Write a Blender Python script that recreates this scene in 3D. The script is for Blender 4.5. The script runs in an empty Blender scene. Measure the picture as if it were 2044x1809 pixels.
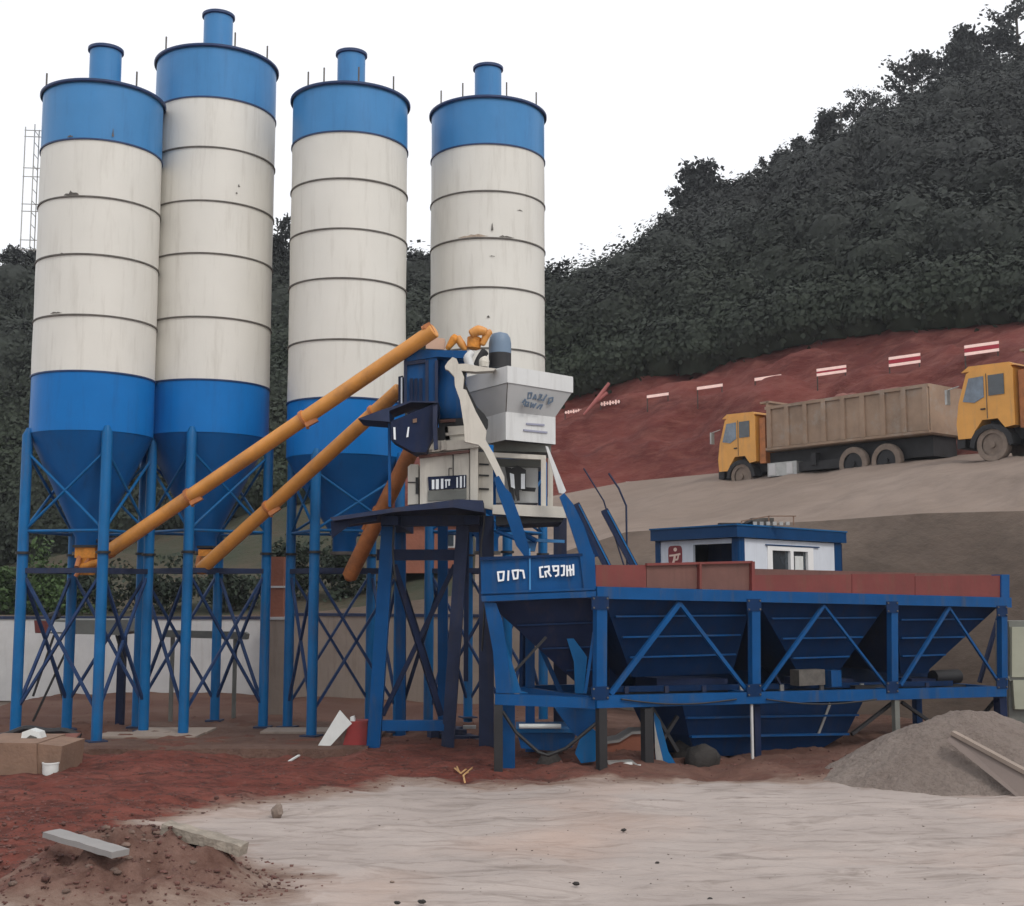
import bpy, math, random
import numpy as np
from mathutils import Vector, noise, Matrix
random.seed(7); rng = np.random.default_rng(7)
R_ = math.radians
sc = bpy.context.scene
COL = sc.collection
# ------------------------------------------------------------------ camera numbers (photo measured on a 2044 x 1809 sheet)
F, CX, CY, H0 = 2500.0, 1022.0, 904.5, 3.6
PITCH = math.atan(275.5 / F)
cp, sp = math.cos(PITCH), math.sin(PITCH)
def P(px, py, Y):
    dx = (px - CX) / F; dy = (CY - py) / F
    t = Y / (cp - dy * sp)
    return Vector((dx * t, Y, H0 + (sp + dy * cp) * t))
def pix(x, y, z):
    zc = y * cp + (z - H0) * sp
    return CX + F * x / zc, CY - F * ((z - H0) * cp - y * sp) / zc
def G(px, py, z=0.0):
    "point of height z seen at px,py"
    dx = (px - CX) / F; dy = (CY - py) / F
    t = (z - H0) / (sp + dy * cp)
    return Vector((dx * t, (cp - dy * sp) * t, z))

# ------------------------------------------------------------------ materials
def mat(name, col, rough=0.6, var=0.12, scale=3.0, stain=None, stain_amt=0.0, streak=False, bump=0.0, bscale=40.0,
        metal=0.0, spec=0.5, col2=None, stretch=None, coat=0.0, tr=False):
    m = bpy.data.materials.new(name); m.use_nodes = True
    nt = m.node_tree; N = nt.nodes; L = nt.links
    b = N['Principled BSDF']; b.inputs['Roughness'].default_value = rough
    b.inputs['Metallic'].default_value = metal
    b.inputs['Specular IOR Level'].default_value = spec
    if coat: b.inputs['Coat Weight'].default_value = coat
    geo = N.new('ShaderNodeNewGeometry')
    mp = N.new('ShaderNodeMapping'); L.new(geo.outputs['Position'], mp.inputs['Vector'])
    if stretch: mp.inputs['Scale'].default_value = stretch
    n1 = N.new('ShaderNodeTexNoise'); n1.inputs['Scale'].default_value = scale; n1.inputs['Detail'].default_value = 8
    n1.inputs['Roughness'].default_value = 0.65
    L.new(mp.outputs['Vector'], n1.inputs['Vector'])
    r = N.new('ShaderNodeValToRGB'); L.new(n1.outputs['Fac'], r.inputs['Fac'])
    c2 = col2 or tuple(min(1, c * (1 + var)) for c in col)
    c1 = tuple(c * (1 - var) for c in col)
    r.color_ramp.elements[0].position = 0.32; r.color_ramp.elements[1].position = 0.68
    r.color_ramp.elements[0].color = (*c1, 1); r.color_ramp.elements[1].color = (*c2, 1)
    out = r.outputs['Color']
    if stain:
        mp2 = N.new('ShaderNodeMapping'); L.new(geo.outputs['Position'], mp2.inputs['Vector'])
        mp2.inputs['Scale'].default_value = (5, 5, 0.5) if streak else (1.3, 1.3, 1.3)
        n2 = N.new('ShaderNodeTexNoise'); n2.inputs['Scale'].default_value = 1.0; n2.inputs['Detail'].default_value = 10
        n2.inputs['Roughness'].default_value = 0.7
        L.new(mp2.outputs['Vector'], n2.inputs['Vector'])
        mr = N.new('ShaderNodeMapRange'); mr.inputs['From Min'].default_value = 0.52; mr.inputs['From Max'].default_value = 0.75
        mr.inputs['To Max'].default_value = stain_amt
        L.new(n2.outputs['Fac'], mr.inputs['Value'])
        mx = N.new('ShaderNodeMix'); mx.data_type = 'RGBA'
        L.new(mr.outputs['Result'], mx.inputs['Factor']); L.new(out, mx.inputs['A']); mx.inputs['B'].default_value = (*stain, 1)
        out = mx.outputs['Result']
        rr = N.new('ShaderNodeMath'); rr.operation = 'MULTIPLY_ADD'; rr.inputs[1].default_value = 0.35; rr.inputs[2].default_value = rough
        L.new(mr.outputs['Result'], rr.inputs[0]); L.new(rr.outputs[0], b.inputs['Roughness'])
    L.new(out, b.inputs['Base Color'])
    if bump:
        n3 = N.new('ShaderNodeTexNoise'); n3.inputs['Scale'].default_value = bscale; n3.inputs['Detail'].default_value = 6
        L.new(mp.outputs['Vector'], n3.inputs['Vector'])
        bp = N.new('ShaderNodeBump'); bp.inputs['Strength'].default_value = bump; bp.inputs['Distance'].default_value = 0.05
        L.new(n3.outputs['Fac'], bp.inputs['Height']); L.new(bp.outputs['Normal'], b.inputs['Normal'])
    return m
M = {}
M['white'] = mat('silo_cream_paint', (.665, .648, .60), .45, .03, .7, (.36, .33, .28), .38, True, .12, .9)
M['sblue_dim'] = mat('silo_blue_paint_less_exposed', (.006, .15, .46), .36, .06, .8, (.02, .07, .2), .35, True, .10, .9)  # same paint as the top band, its dimmer exposure put into the colour
M['sblue'] = mat('silo_blue_paint_bloomed', (.05, .215, .47), .38, .06, .8, (.03, .10, .26), .35, True, .10, .9)  # overexposure bloom of the top band put into the paint colour
M['rimblue'] = mat('silo_rim_paint', (.006, .03, .11), .5, .1, 2)
M['seam'] = mat('seam_steel', (.10, .09, .08), .7, .3, 6)
M['chip'] = mat('scraped_primer', (.42, .34, .27), .8, .3, 12, (.18, .13, .1), .8)
M['legblue'] = mat('leg_blue_paint', (.006, .105, .28), .42, .12, 1.5, (.09, .07, .07), .5, True, .05, 6)
M['brace'] = mat('brace_paint', (.02, .045, .12), .5, .2, 3)
M['pblue'] = mat('plant_blue_paint', (.003, .064, .205), .42, .14, 1.2, (.075, .08, .09), .6, True, .06, 3)
M['dblue'] = mat('dark_blue_paint', (.009, .017, .05), .5, .2, 2, (.06, .045, .04), .4, True)
M['slate'] = mat('slate_blue_steel', (.026, .036, .075), .55, .2, 2, (.08, .06, .05), .5, True)
M['coneblue'] = mat('cone_blue_paint', (.004, .085, .27), .42, .1, 1.0, (.02, .05, .12), .5, True, .06, 3)
M['hblue'] = mat('hopper_blue_paint', (.002, .022, .078), .5, .15, 1.3, (.03, .03, .05), .6, True)
M['orange'] = mat('screw_orange_paint', (.60, .26, .055), .45, .14, 1.6, (.22, .11, .06), .6, False, .05, 8)
M['orange2'] = mat('worn_orange_paint', (.42, .15, .045), .55, .25, 3, (.10, .05, .03), .6)
M['ochre'] = mat('gate_orange_paint', (.62, .24, .03), .7, .3, 6, (.12, .07, .04), .6, bump=.4, bscale=14)
M['grey'] = mat('hood_grey_paint', (.62, .63, .63), .5, .05, 1, (.36, .35, .34), .5, True)
M['beige'] = mat('mixer_beige_paint', (.56, .53, .47), .55, .07, 1.5, (.27, .24, .20), .55, True)
M['dgrey'] = mat('grey_green_steel', (.15, .155, .14), .6, .2, 2)
M['black'] = mat('black_rubber', (.012, .012, .014), .6, .2, 4)
M['white2'] = mat('cabin_white_panel', (.66, .70, .77), .5, .04, 1.5, (.42, .44, .47), .4, True)
M['winwhite'] = mat('window_white_frame', (.82, .82, .82), .4, .03, 2)
M['cabblue'] = mat('cabin_blue_trim', (.004, .046, .14), .45, .1, 2)
M['letter'] = mat('white_lettering', (.80, .84, .88), .5, .04, 8)
M['lettergrey'] = mat('grey_lettering', (.13, .18, .25), .5, .1, 8)
M['logored'] = mat('logo_red', (.22, .008, .015), .5, .1, 8)
M['logopink'] = mat('logo_pale', (.85, .62, .52), .5, .05, 8)
M['redboard'] = mat('red_side_board', (.16, .030, .026), .65, .15, 1.4, (.14, .075, .05), .8, True, .1, 6)
M['brownboard'] = mat('brown_side_board', (.14, .062, .05), .7, .15, 1.4, (.10, .06, .05), .7, True, .1, 6)
M['tyel'] = mat('truck_yellow_paint', (.68, .32, .06), .4, .08, 1.5, (.36, .22, .12), .6, True)
M['tbed'] = mat('truck_dusty_bed', (.29, .20, .14), .8, .22, .8, (.34, .30, .26), 1.0, False, .1, 4)
M['chassis'] = mat('truck_black_chassis', (.014, .014, .016), .7, .3, 3)
M['dusttyre'] = mat('dusty_tyre', (.20, .155, .125), .9, .2, 4)
M['tank'] = mat('truck_tank_metal', (.35, .35, .34), .4, .2, 3, metal=.5)
M['load'] = mat('load_red_soil', (.17, .065, .05), .95, .25, 2.5, bump=.6, bscale=5)
M['glass'] = mat('dark_glass', (.03, .04, .05), .08, .3, 3, spec=.8)
M['glassblue'] = mat('pale_glass', (.12, .16, .21), .1, .4, 1.5, spec=.8)
M['banner'] = mat('pale_pink_cloth', (.95, .68, .62), .7, .05, 5)
M['bannerred'] = mat('red_cloth', (.32, .012, .03), .7, .1, 5)
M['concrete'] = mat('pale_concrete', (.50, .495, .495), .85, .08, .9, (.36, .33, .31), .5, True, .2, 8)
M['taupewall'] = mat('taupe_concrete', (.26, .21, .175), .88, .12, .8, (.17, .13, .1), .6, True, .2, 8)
M['brick'] = mat('brick_red_wall', (.25, .09, .055), .85, .12, 2, (.15, .07, .05), .6, False, .3, 12)
M['cardbrown'] = mat('brown_block', (.21, .13, .09), .85, .12, 2, (.13, .08, .06), .6, False, .3, 14)
M['wood'] = mat('weathered_wood', (.26, .225, .185), .85, .3, 5, (.09, .07, .055), .9, False, .6, 20, stretch=(1, 1, 1))
M['plaster'] = mat('pale_board', (.25, .24, .235), .7, .06, 3, (.34, .31, .29), .5)
M['red'] = mat('red_paint', (.26, .025, .025), .6, .12, 3, (.14, .04, .03), .6)
M['stone'] = mat('stone', (.22, .17, .14), .9, .25, 8, bump=.5, bscale=20)
M['gravelred'] = mat('crumbs', (.12, .055, .045), .95, .6, 2.0)
M['gravelsand'] = mat('grit', (.13, .10, .085), .95, .5, 3)
M['clod'] = mat('clod_soil', (.15, .10, .08), .95, .4, 3, bump=.6, bscale=20)
M['darkstone'] = mat('dark_stone', (.03, .026, .024), .9, .3, 8, bump=.5, bscale=20)
M['bark'] = mat('bark', (.05, .042, .036), .9, .3, 3)
M['drywood'] = mat('dry_yellow_stem', (.5, .3, .13), .9, .3, 6)
M['plastic'] = mat('white_plastic', (.66, .68, .67), .5, .05, 5, (.4, .36, .33), .5)
M['sage'] = mat('sage_cabinet', (.36, .37, .29), .6, .08, 2, (.24, .2, .16), .5, True)

for k_ in ('pblue', 'hblue', 'legblue', 'sblue_dim', 'coneblue', 'dblue', 'cabblue', 'brace', 'slate'): M[k_].node_tree.nodes['Principled BSDF'].inputs['Specular IOR Level'].default_value = .14
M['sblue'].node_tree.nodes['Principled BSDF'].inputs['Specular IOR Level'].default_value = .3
def leafmat(name, c, var=.5, scale=.18):
    m = mat(name, c, .7, var, scale, tuple(x * .45 for x in c), .6, spec=.2)
    return m
def forestmat():
    m = leafmat('forest_leaves', (.0215, .0245, .0225), .55, .16); nt = m.node_tree; N = nt.nodes; L = nt.links
    b = N['Principled BSDF']; src = b.inputs['Base Color'].links[0].from_socket
    g = N.new('ShaderNodeNewGeometry'); sx = N.new('ShaderNodeSeparateXYZ'); L.new(g.outputs['Position'], sx.inputs[0])
    mr = N.new('ShaderNodeMapRange'); L.new(sx.outputs['Z'], mr.inputs['Value']); mr.inputs['From Min'].default_value = 30; mr.inputs['From Max'].default_value = 14
    nn = N.new('ShaderNodeTexNoise'); nn.inputs['Scale'].default_value = .12; L.new(g.outputs['Position'], nn.inputs['Vector'])
    mu = N.new('ShaderNodeMath'); mu.operation = 'MULTIPLY'; L.new(mr.outputs[0], mu.inputs[0]); L.new(nn.outputs['Fac'], mu.inputs[1])
    mx = N.new('ShaderNodeMix'); mx.data_type = 'RGBA'; L.new(mu.outputs[0], mx.inputs['Factor']); L.new(src, mx.inputs['A']); mx.inputs['B'].default_value = (.034, .050, .026, 1)
    L.new(mx.outputs['Result'], b.inputs['Base Color']); return m
M['forest'] = forestmat()
M['ridge'] = leafmat('ridge_leaves', (.030, .034, .033), .35, .3)
M['shrub'] = leafmat('shrub_leaves', (.05, .085, .03), .5, .6)
M['shrubdark'] = leafmat('dark_shrub_leaves', (.030, .042, .028), .4, .5)

# ------------------------------------------------------------------ mesh builder
ORG = {}
class MB:
    def __init__(s): s.v = []; s.f = []
    def add(s, vs, fs):
        o = len(s.v); s.v += [tuple(v) for v in vs]; s.f += [tuple(i + o for i in f) for f in fs]; return s
    def hexa(s, a):
        return s.add(a, [(0, 3, 2, 1), (4, 5, 6, 7), (0, 1, 5, 4), (1, 2, 6, 5), (2, 3, 7, 6), (3, 0, 4, 7)])
    def box(s, c, d, rz=0.0, tilt=None):
        x, y, z = (k / 2 for k in d); m = Matrix.Rotation(rz, 3, 'Z')
        if tilt: m = m @ Matrix.Rotation(tilt[1], 3, 'Y') @ Matrix.Rotation(tilt[0], 3, 'X')
        c = Vector(c)
        return s.hexa([c + m @ Vector(p) for p in ((-x, -y, -z), (x, -y, -z), (x, y, -z), (-x, y, -z), (-x, -y, z), (x, -y, z), (x, y, z), (-x, y, z))])
    def beam(s, p0, p1, w, h=None, up=(0, 0, 1)):
        h = h or w; p0 = Vector(p0); p1 = Vector(p1); d = (p1 - p0).normalized(); u = Vector(up)
        if abs(d.dot(u)) > .97: u = Vector((0, 1, 0))
        a = d.cross(u).normalized() * w / 2; b = d.cross(a).normalized() * h / 2
        return s.hexa([p0 - a - b, p0 + a - b, p0 + a + b, p0 - a + b, p1 - a - b, p1 + a - b, p1 + a + b, p1 - a + b])
    def tube(s, pts, r, seg=12, cap=True, ax=None):
        pts = [Vector(p) for p in pts]; n = len(pts)
        rs = r if isinstance(r, (list, tuple)) else [r] * n
        vs = []; fs = []
        d0 = (pts[1] - pts[0]).normalized()
        u = Vector((0, 0, 1)) if abs(d0.z) < .9 else Vector((1, 0, 0))
        for i, p in enumerate(pts):
            d = (pts[min(i + 1, n - 1)] - pts[max(i - 1, 0)]).normalized()
            a = d.cross(u).normalized(); b = a.cross(d).normalized()
            for k in range(seg):
                t = 2 * math.pi * k / seg
                vs.append(p + (a * math.cos(t) + b * math.sin(t)) * rs[i])
        for i in range(n - 1):
            for k in range(seg):
                k2 = (k + 1) % seg
                fs.append((i * seg + k, i * seg + k2, (i + 1) * seg + k2, (i + 1) * seg + k))
        if cap:
            fs.append(tuple(range(seg))[::-1]); fs.append(tuple(range((n - 1) * seg, n * seg)))
        return s.add(vs, fs)
    def rev(s, c, prof, seg=64, cap0=False, cap1=False):
        "surface of revolution round a vertical axis: prof = [(r, z)]"
        vs = []; fs = []; n = len(prof)
        for r, z in prof:
            for k in range(seg):
                t = 2 * math.pi * k / seg; vs.append((c[0] + r * math.cos(t), c[1] + r * math.sin(t), c[2] + z))
        for i in range(n - 1):
            for k in range(seg):
                k2 = (k + 1) % seg
                fs.append((i * seg + k, i * seg + k2, (i + 1) * seg + k2, (i + 1) * seg + k))
        if cap0: fs.append(tuple(range(seg))[::-1])
        if cap1: fs.append(tuple(range((n - 1) * seg, n * seg)))
        return s.add(vs, fs)
    def prism(s, pts, ext):
        pts = [Vector(p) for p in pts]; ext = Vector(ext); n = len(pts)
        vs = pts + [p + ext for p in pts]
        fs = [tuple(range(n)), tuple(range(2 * n - 1, n - 1, -1))] + [(i, i + n, (i + 1) % n + n, (i + 1) % n) for i in range(n)]
        return s.add(vs, fs)
    def slab(s, pp, Y, th):
        return s.prism([P(a, b, Y) for a, b in pp], (0, th, 0))
    def stroke(s, pp, Y, w, th=.02, closed=False):
        s.k = getattr(s, 'k', 0)
        q = [P(a, b, Y) for a, b in pp]
        if closed: q.append(q[0])
        for a, b in zip(q, q[1:]):
            d = (b - a).normalized() * w * .35; s.k += 1; o_ = Vector((0, -.0017 * s.k, 0)); a = a + o_; b = b + o_
            s.beam(a - d, b + d, th, w, up=(d.z, 0, -d.x) if abs(d.x) + abs(d.z) > 0 else (0, 0, 1))
        return s
    def build(s, name, m, parent=None, smooth=True, origin=None, ang=.6):
        me = bpy.data.meshes.new(name)
        if parent is not None: o0 = ORG[parent.name]
        elif origin is not None: o0 = Vector(origin)
        else:
            a = np.array(s.v); o0 = Vector((float((a[:, 0].min() + a[:, 0].max()) / 2), float((a[:, 1].min() + a[:, 1].max()) / 2), float(a[:, 2].min())))
        me.from_pydata([(v[0] - o0.x, v[1] - o0.y, v[2] - o0.z) for v in s.v], [], s.f)
        me.materials.append(M[m] if isinstance(m, str) else m)
        import bmesh
        bm = bmesh.new(); bm.from_mesh(me); bmesh.ops.recalc_face_normals(bm, faces=bm.faces); bm.to_mesh(me); bm.free()
        if smooth: me.shade_smooth(); me.set_sharp_from_angle(angle=ang)
        o = bpy.data.objects.new(name, me); COL.objects.link(o)
        if parent is not None: o.parent = parent
        else: o.location = o0
        ORG[o.name] = o0.copy()
        return o
def tag(o, label=None, cat=None, group=None, kind=None):
    if label: o['label'] = label
    if cat: o['category'] = cat
    if group: o['group'] = group
    if kind: o['kind'] = kind
    return o
def thing(name, label, cat, loc, group=None):
    o = bpy.data.objects.new(name, None); COL.objects.link(o); o.location = loc; o.empty_display_size = .3
    ORG[o.name] = Vector(loc); return tag(o, label, cat, group)
def dup(root, loc, rz, label, scale=None):
    r = root.copy(); COL.objects.link(r); r.location = loc; r.rotation_euler = (0, 0, rz); r['label'] = label
    if scale: r.scale = scale
    for ch in list(root.children):
        c = ch.copy(); COL.objects.link(c); c.parent = r
        for g in list(ch.children):
            d = g.copy(); COL.objects.link(d); d.parent = c
    return r
def npmesh(name, V, Fq, m, smooth=False, attr=None):
    "fast mesh of quads (n,4)"
    me = bpy.data.meshes.new(name)
    me.vertices.add(len(V)); me.vertices.foreach_set('co', np.asarray(V, dtype=np.float32).ravel())
    n = len(Fq); me.loops.add(n * 4); me.loops.foreach_set('vertex_index', np.asarray(Fq, dtype=np.int32).ravel())
    me.polygons.add(n); me.polygons.foreach_set('loop_start', np.arange(0, n * 4, 4, dtype=np.int32))
    me.polygons.foreach_set('loop_total', np.full(n, 4, dtype=np.int32))
    if smooth: me.polygons.foreach_set('use_smooth', np.ones(n, dtype=bool))
    me.update(calc_edges=True); me.validate()
    if attr is not None:
        at = me.attributes.new(attr[0], 'FLOAT', 'POINT'); at.data.foreach_set('value', np.asarray(attr[1], dtype=np.float32))
    me.materials.append(m)
    return me
def leaves(centers, size, squash=1.0):
    "random leaf quads at the centres (n,3)"
    n = len(centers); a = rng.normal(size=(n, 3)); a /= np.linalg.norm(a, axis=1)[:, None]
    b = rng.normal(size=(n, 3)); b -= (b * a).sum(1)[:, None] * a; b /= np.linalg.norm(b, axis=1)[:, None]
    s = size * rng.uniform(.5, 1.3, (n, 1)); a = a * s; b = b * s * rng.uniform(.35, .8, (n, 1))
    c = np.asarray(centers)
    V = np.stack([c - a, c - b * 1.0, c + a, c + b], 1).reshape(-1, 3)
    return V, np.arange(n * 4).reshape(-1, 4)

def interp(x, tab, k):
    xs = [t[0] for t in tab]
    return float(np.interp(x, xs, [t[k] for t in tab]))

# ------------------------------------------------------------------ terrain behind: rows of (px, y, Y)
Z0 = None
ROWS = {
 'foot':  [(-900, 0, 50), (0, 0, 48.5), (600, 0, 47), (900, 0, 45), (1130, 0, 43), (1250, 0, 41), (1440, 0, 39), (1640, 0, 38), (1840, 0, 36.5), (2044, 0, 34.5), (2700, 0, 32)],
 'cut':   [(-900, 1225, 51), (0, 1228, 49.2), (300, 1232, 49), (600, 1225, 48), (900, 1190, 47), (1130, 1100, 47), (1250, 1062, 46), (1440, 1050, 44), (1640, 1040, 41), (1840, 1025, 38), (2044, 1020, 35.5), (2700, 1000, 33)],
 'crest': [(-900, 1205, 55), (0, 1212, 54), (300, 1212, 54), (600, 1170, 54), (900, 1100, 54.5), (1130, 1035, 54), (1250, 1007, 52.9), (1440, 975, 49.2), (1640, 950, 45.5), (1840, 928, 41.6), (2044, 905, 37.5), (2700, 820, 30)],
 'far':   [(-900, 1170, 66), (0, 1190, 64), (600, 1110, 62), (900, 1030, 62), (1130, 985, 62.5), (1250, 962, 62), (1440, 944, 58.3), (1640, 930, 54), (1840, 913, 50.4), (2044, 900, 46), (2700, 860, 40)],
 'bench': [(-900, 1120, 71), (0, 1160, 68), (600, 1050, 67), (900, 900, 68), (1130, 837, 69), (1250, 813, 67.8), (1440, 784, 64), (1640, 757, 60), (1840, 735, 56), (2044, 700, 52), (2700, 600, 46)],
 'bench2': [(-900, 1110, 73), (0, 1150, 71), (600, 1035, 70), (900, 885, 71), (1130, 832, 71.5), (1250, 808, 70), (1440, 780, 66.5), (1640, 752, 62.5), (1840, 727, 58.5), (2044, 692, 54.5), (2700, 590, 48)],
 'rtop':  [(-900, 1080, 76), (0, 1125, 74), (600, 1000, 74), (900, 850, 75), (1130, 790, 75), (1260, 748, 74), (1380, 736, 72), (1560, 692, 68.5), (1700, 662, 66), (1840, 652, 63.5), (2044, 642, 60), (2700, 540, 52)],
 'mid':   [(-900, 850, 84), (0, 800, 82), (600, 750, 82), (900, 700, 83), (1130, 680, 84), (1260, 620, 85), (1440, 540, 84), (1640, 440, 84), (1840, 360, 84), (2044, 330, 82), (2700, 220, 75)],
 'ridge': [(-900, 620, 95), (0, 540, 92), (300, 505, 92), (560, 478, 92), (830, 515, 93), (1100, 580, 94), (1180, 602, 98), (1250, 545, 104), (1380, 425, 106), (1440, 395, 107), (1530, 335, 108), (1640, 280, 109), (1780, 222, 110), (1900, 150, 112), (2044, 92, 113), (2700, -180, 118)],
 'back':  [(-900, 900, 135), (0, 900, 135), (1180, 900, 140), (2044, 800, 150), (2700, 700, 160)],
}
def rowpt(name, px):
    y = interp(px, ROWS[name], 1) + (float(np.interp(px, [0, 300, 550, 1100, 1300, 1600, 2044], [45, 75, 85, 85, 80, 60, 55])) if name == 'ridge' else 27 if name == 'crest' and px > 1150 else 0); Y = interp(px, ROWS[name], 2)
    if name == 'foot':
        return Vector(((px - CX) / F * Y * cp, Y, -.15))
    return P(px, y, Y)
def strip(name, rows, nsub, m, amp, fs, pxs=None, kind='structure', warp=1.0):
    pxs = pxs if pxs is not None else np.arange(-900, 2701, 12)
    V = []; nr = 0
    for i, px in enumerate(pxs):
        pts = [rowpt(r, px) for r in rows]; col = []
        for j in range(len(pts) - 1):
            for k in range(nsub[j]):
                col.append((pts[j].lerp(pts[j + 1], k / nsub[j]), j + k / nsub[j]))
        col.append((pts[-1], len(pts) - 1)); nr = len(col)
        T = len(pts) - 1
        for p, t in col:
            e = min(1, min(t, T - t) * 3)
            q = Vector((p.x * fs, p.y * fs * warp, p.z * fs))
            d = noise.fractal(q, .9, 2.1, 5) * amp * e
            V.append((p.x + d * .2, p.y - d * .6, p.z + d * .8))
    n = len(pxs); Fq = [(i * nr + j, (i + 1) * nr + j, (i + 1) * nr + j + 1, i * nr + j + 1) for i in range(n - 1) for j in range(nr - 1)]
    me = npmesh(name, V, Fq, m, True)
    o = bpy.data.objects.new(name, me); COL.objects.link(o); o['kind'] = kind
    return o

def earthmat(name, c1, c2, c3, sc1=.35, bump=.5, bsc=2.5, stretch=(1, 1, 1), rough=.95, sc2=4.0):
    m = bpy.data.materials.new(name); m.use_nodes = True; nt = m.node_tree; N = nt.nodes; L = nt.links
    b = N['Principled BSDF']; b.inputs['Roughness'].default_value = rough; b.inputs['Specular IOR Level'].default_value = .25
    geo = N.new('ShaderNodeNewGeometry'); mp = N.new('ShaderNodeMapping'); mp.inputs['Scale'].default_value = stretch
    L.new(geo.outputs['Position'], mp.inputs['Vector'])
    a = N.new('ShaderNodeTexNoise'); a.inputs['Scale'].default_value = sc1; a.inputs['Detail'].default_value = 8; a.inputs['Distortion'].default_value = .6
    c = N.new('ShaderNodeTexNoise'); c.inputs['Scale'].default_value = sc2; c.inputs['Detail'].default_value = 10; c.inputs['Roughness'].default_value = .7
    L.new(mp.outputs['Vector'], a.inputs['Vector']); L.new(mp.outputs['Vector'], c.inputs['Vector'])
    r = N.new('ShaderNodeValToRGB'); L.new(a.outputs['Fac'], r.inputs['Fac'])
    r.color_ramp.elements[0].position = .35; r.color_ramp.elements[1].position = .65
    r.color_ramp.elements[0].color = (*c1, 1); r.color_ramp.elements[1].color = (*c2, 1)
    mr = N.new('ShaderNodeMapRange'); mr.inputs['From Min'].default_value = .45; mr.inputs['From Max'].default_value = .75
    L.new(c.outputs['Fac'], mr.inputs['Value']); mr.inputs['To Max'].default_value = .8
    mx = N.new('ShaderNodeMix'); mx.data_type = 'RGBA'; L.new(mr.outputs['Result'], mx.inputs['Factor'])
    L.new(r.outputs['Color'], mx.inputs['A']); mx.inputs['B'].default_value = (*c3, 1)
    L.new(mx.outputs['Result'], b.inputs['Base Color'])
    d = N.new('ShaderNodeTexNoise'); d.inputs['Scale'].default_value = bsc; d.inputs['Detail'].default_value = 12; d.inputs['Roughness'].default_value = .65
    L.new(mp.outputs['Vector'], d.inputs['Vector'])
    bp = N.new('ShaderNodeBump'); bp.inputs['Strength'].default_value = bump; bp.inputs['Distance'].default_value = .25
    L.new(d.outputs['Fac'], bp.inputs['Height']); L.new(bp.outputs['Normal'], b.inputs['Normal'])
    return m
M['bank'] = earthmat('bank_earth', (.13, .098, .08), (.19, .148, .12), (.10, .08, .066), .12, .35, .9, (.5, 1, 1.6), sc2=1.2)
M['roadbank'] = earthmat('road_dust', (.20, .155, .128), (.24, .19, .16), (.155, .12, .10), .2, .3, 1.2, (.35, 1, 2.0), sc2=.9)
M['redearth'] = earthmat('red_earth', (.085, .019, .016), (.145, .038, .031), (.20, .078, .06), .2, 1.0, .8, (.5, 1, 1.8), sc2=1.3)
M['hill'] = earthmat('hill_undergrowth', (.028, .034, .027), (.040, .047, .037), (.022, .026, .022), .1, .8, .6)
strip('bank', ['foot', 'cut'], [10], M['bank'], .5, .35)
strip('haul_road', ['cut', 'crest', 'far'], [8, 4], M['roadbank'], .35, .25, np.arange(948, 2701, 12))
M['leftslope'] = earthmat('left_slope', (.04, .045, .03), (.075, .055, .038), (.03, .045, .022), .3, .8, 1.5)
strip('left_hillside', ['far', 'bench', 'bench2', 'rtop'], [4, 2, 4], M['leftslope'], .8, .3, np.arange(-900, 781, 12))
strip('red_earth_slope', ['far', 'bench', 'bench2', 'rtop'], [22, 4, 10], M['redearth'], 1.0, .28, np.arange(780, 2701, 10))
strip('left_hillside', ['cut', 'crest', 'far'], [8, 4], M['leftslope'], .35, .25, np.arange(-900, 949, 12))
hill = strip('hill', ['rtop', 'mid', 'ridge', 'back'], [14, 14, 3], M['hill'], 2.2, .12)

# ------------------------------------------------------------------ ground sheet with sand area mask
sand_line = [(-400, 2100), (0, 1772), (180, 1795), (330, 1812), (430, 1800), (500, 1745), (430, 1700), (330, 1672), (250, 1645), (450, 1608), (620, 1592), (700, 1584), (800, 1563), (1000, 1568), (1200, 1562), (1650, 1557), (1850, 1577), (2044, 1588), (2600, 1600)]
poly = [G(a, b) for a, b in sand_line] + [Vector((30, 5, 0)), Vector((-20, 5, 0))]
PX = np.array([p.x for p in poly]); PY = np.array([p.y for p in poly])
def sdist(X, Y):
    inside = np.zeros(X.shape, bool); D = np.full(X.shape, 1e9); n = len(PX)
    for i in range(n):
        x1, y1, x2, y2 = PX[i], PY[i], PX[(i + 1) % n], PY[(i + 1) % n]
        c = ((y1 > Y) != (y2 > Y)) & (X < (x2 - x1) * (Y - y1) / ((y2 - y1) + 1e-12) + x1)
        inside ^= c
        dx, dy = x2 - x1, y2 - y1; t = np.clip(((X - x1) * dx + (Y - y1) * dy) / (dx * dx + dy * dy), 0, 1)
        D = np.minimum(D, np.hypot(X - x1 - t * dx, Y - y1 - t * dy))
    return np.where(inside, D, -D)
mound_c = G(250, 1790)
pile_c = G(1985, 1560); pile_c = Vector((pile_c.x, pile_c.y + 2.2, 0))
MCX, MCY = P(262, 1700, 15.9).x, 15.9
def mound(x, y):
    d = math.hypot((x - MCX) / 1.75, (y - MCY) / 1.35) * (1 + .18 * noise.noise(Vector((x * 1.1, y * 1.1, 7))))
    if d > 1.5: return 0
    h = .60 * (1 - min(1, d)) ** .8 if d < 1 else 0
    h = min(h, .37 + .15 * h)
    return h * (1 + .7 * noise.fractal(Vector((x * 1.5, y * 1.5, 0)), .8, 2.2, 6)) + .05 * max(0, 1.2 - d) * noise.fractal(Vector((x * 5, y * 5, 5)), .6, 2.2, 5)
def base_z(x, y):
    i = int(round((x + 16) / .11)); j = int(round((y - 9) / .07)); return float(GZ[i, j])
def gz(x, y):
    z = noise.fractal(Vector((x * .35, y * .35, 3.1)), 1, 2, 4) * .10
    z += noise.fractal(Vector((x * 1.3, y * 2.4, 9.1)), .8, 2.2, 5) * .035
    return z
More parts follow.
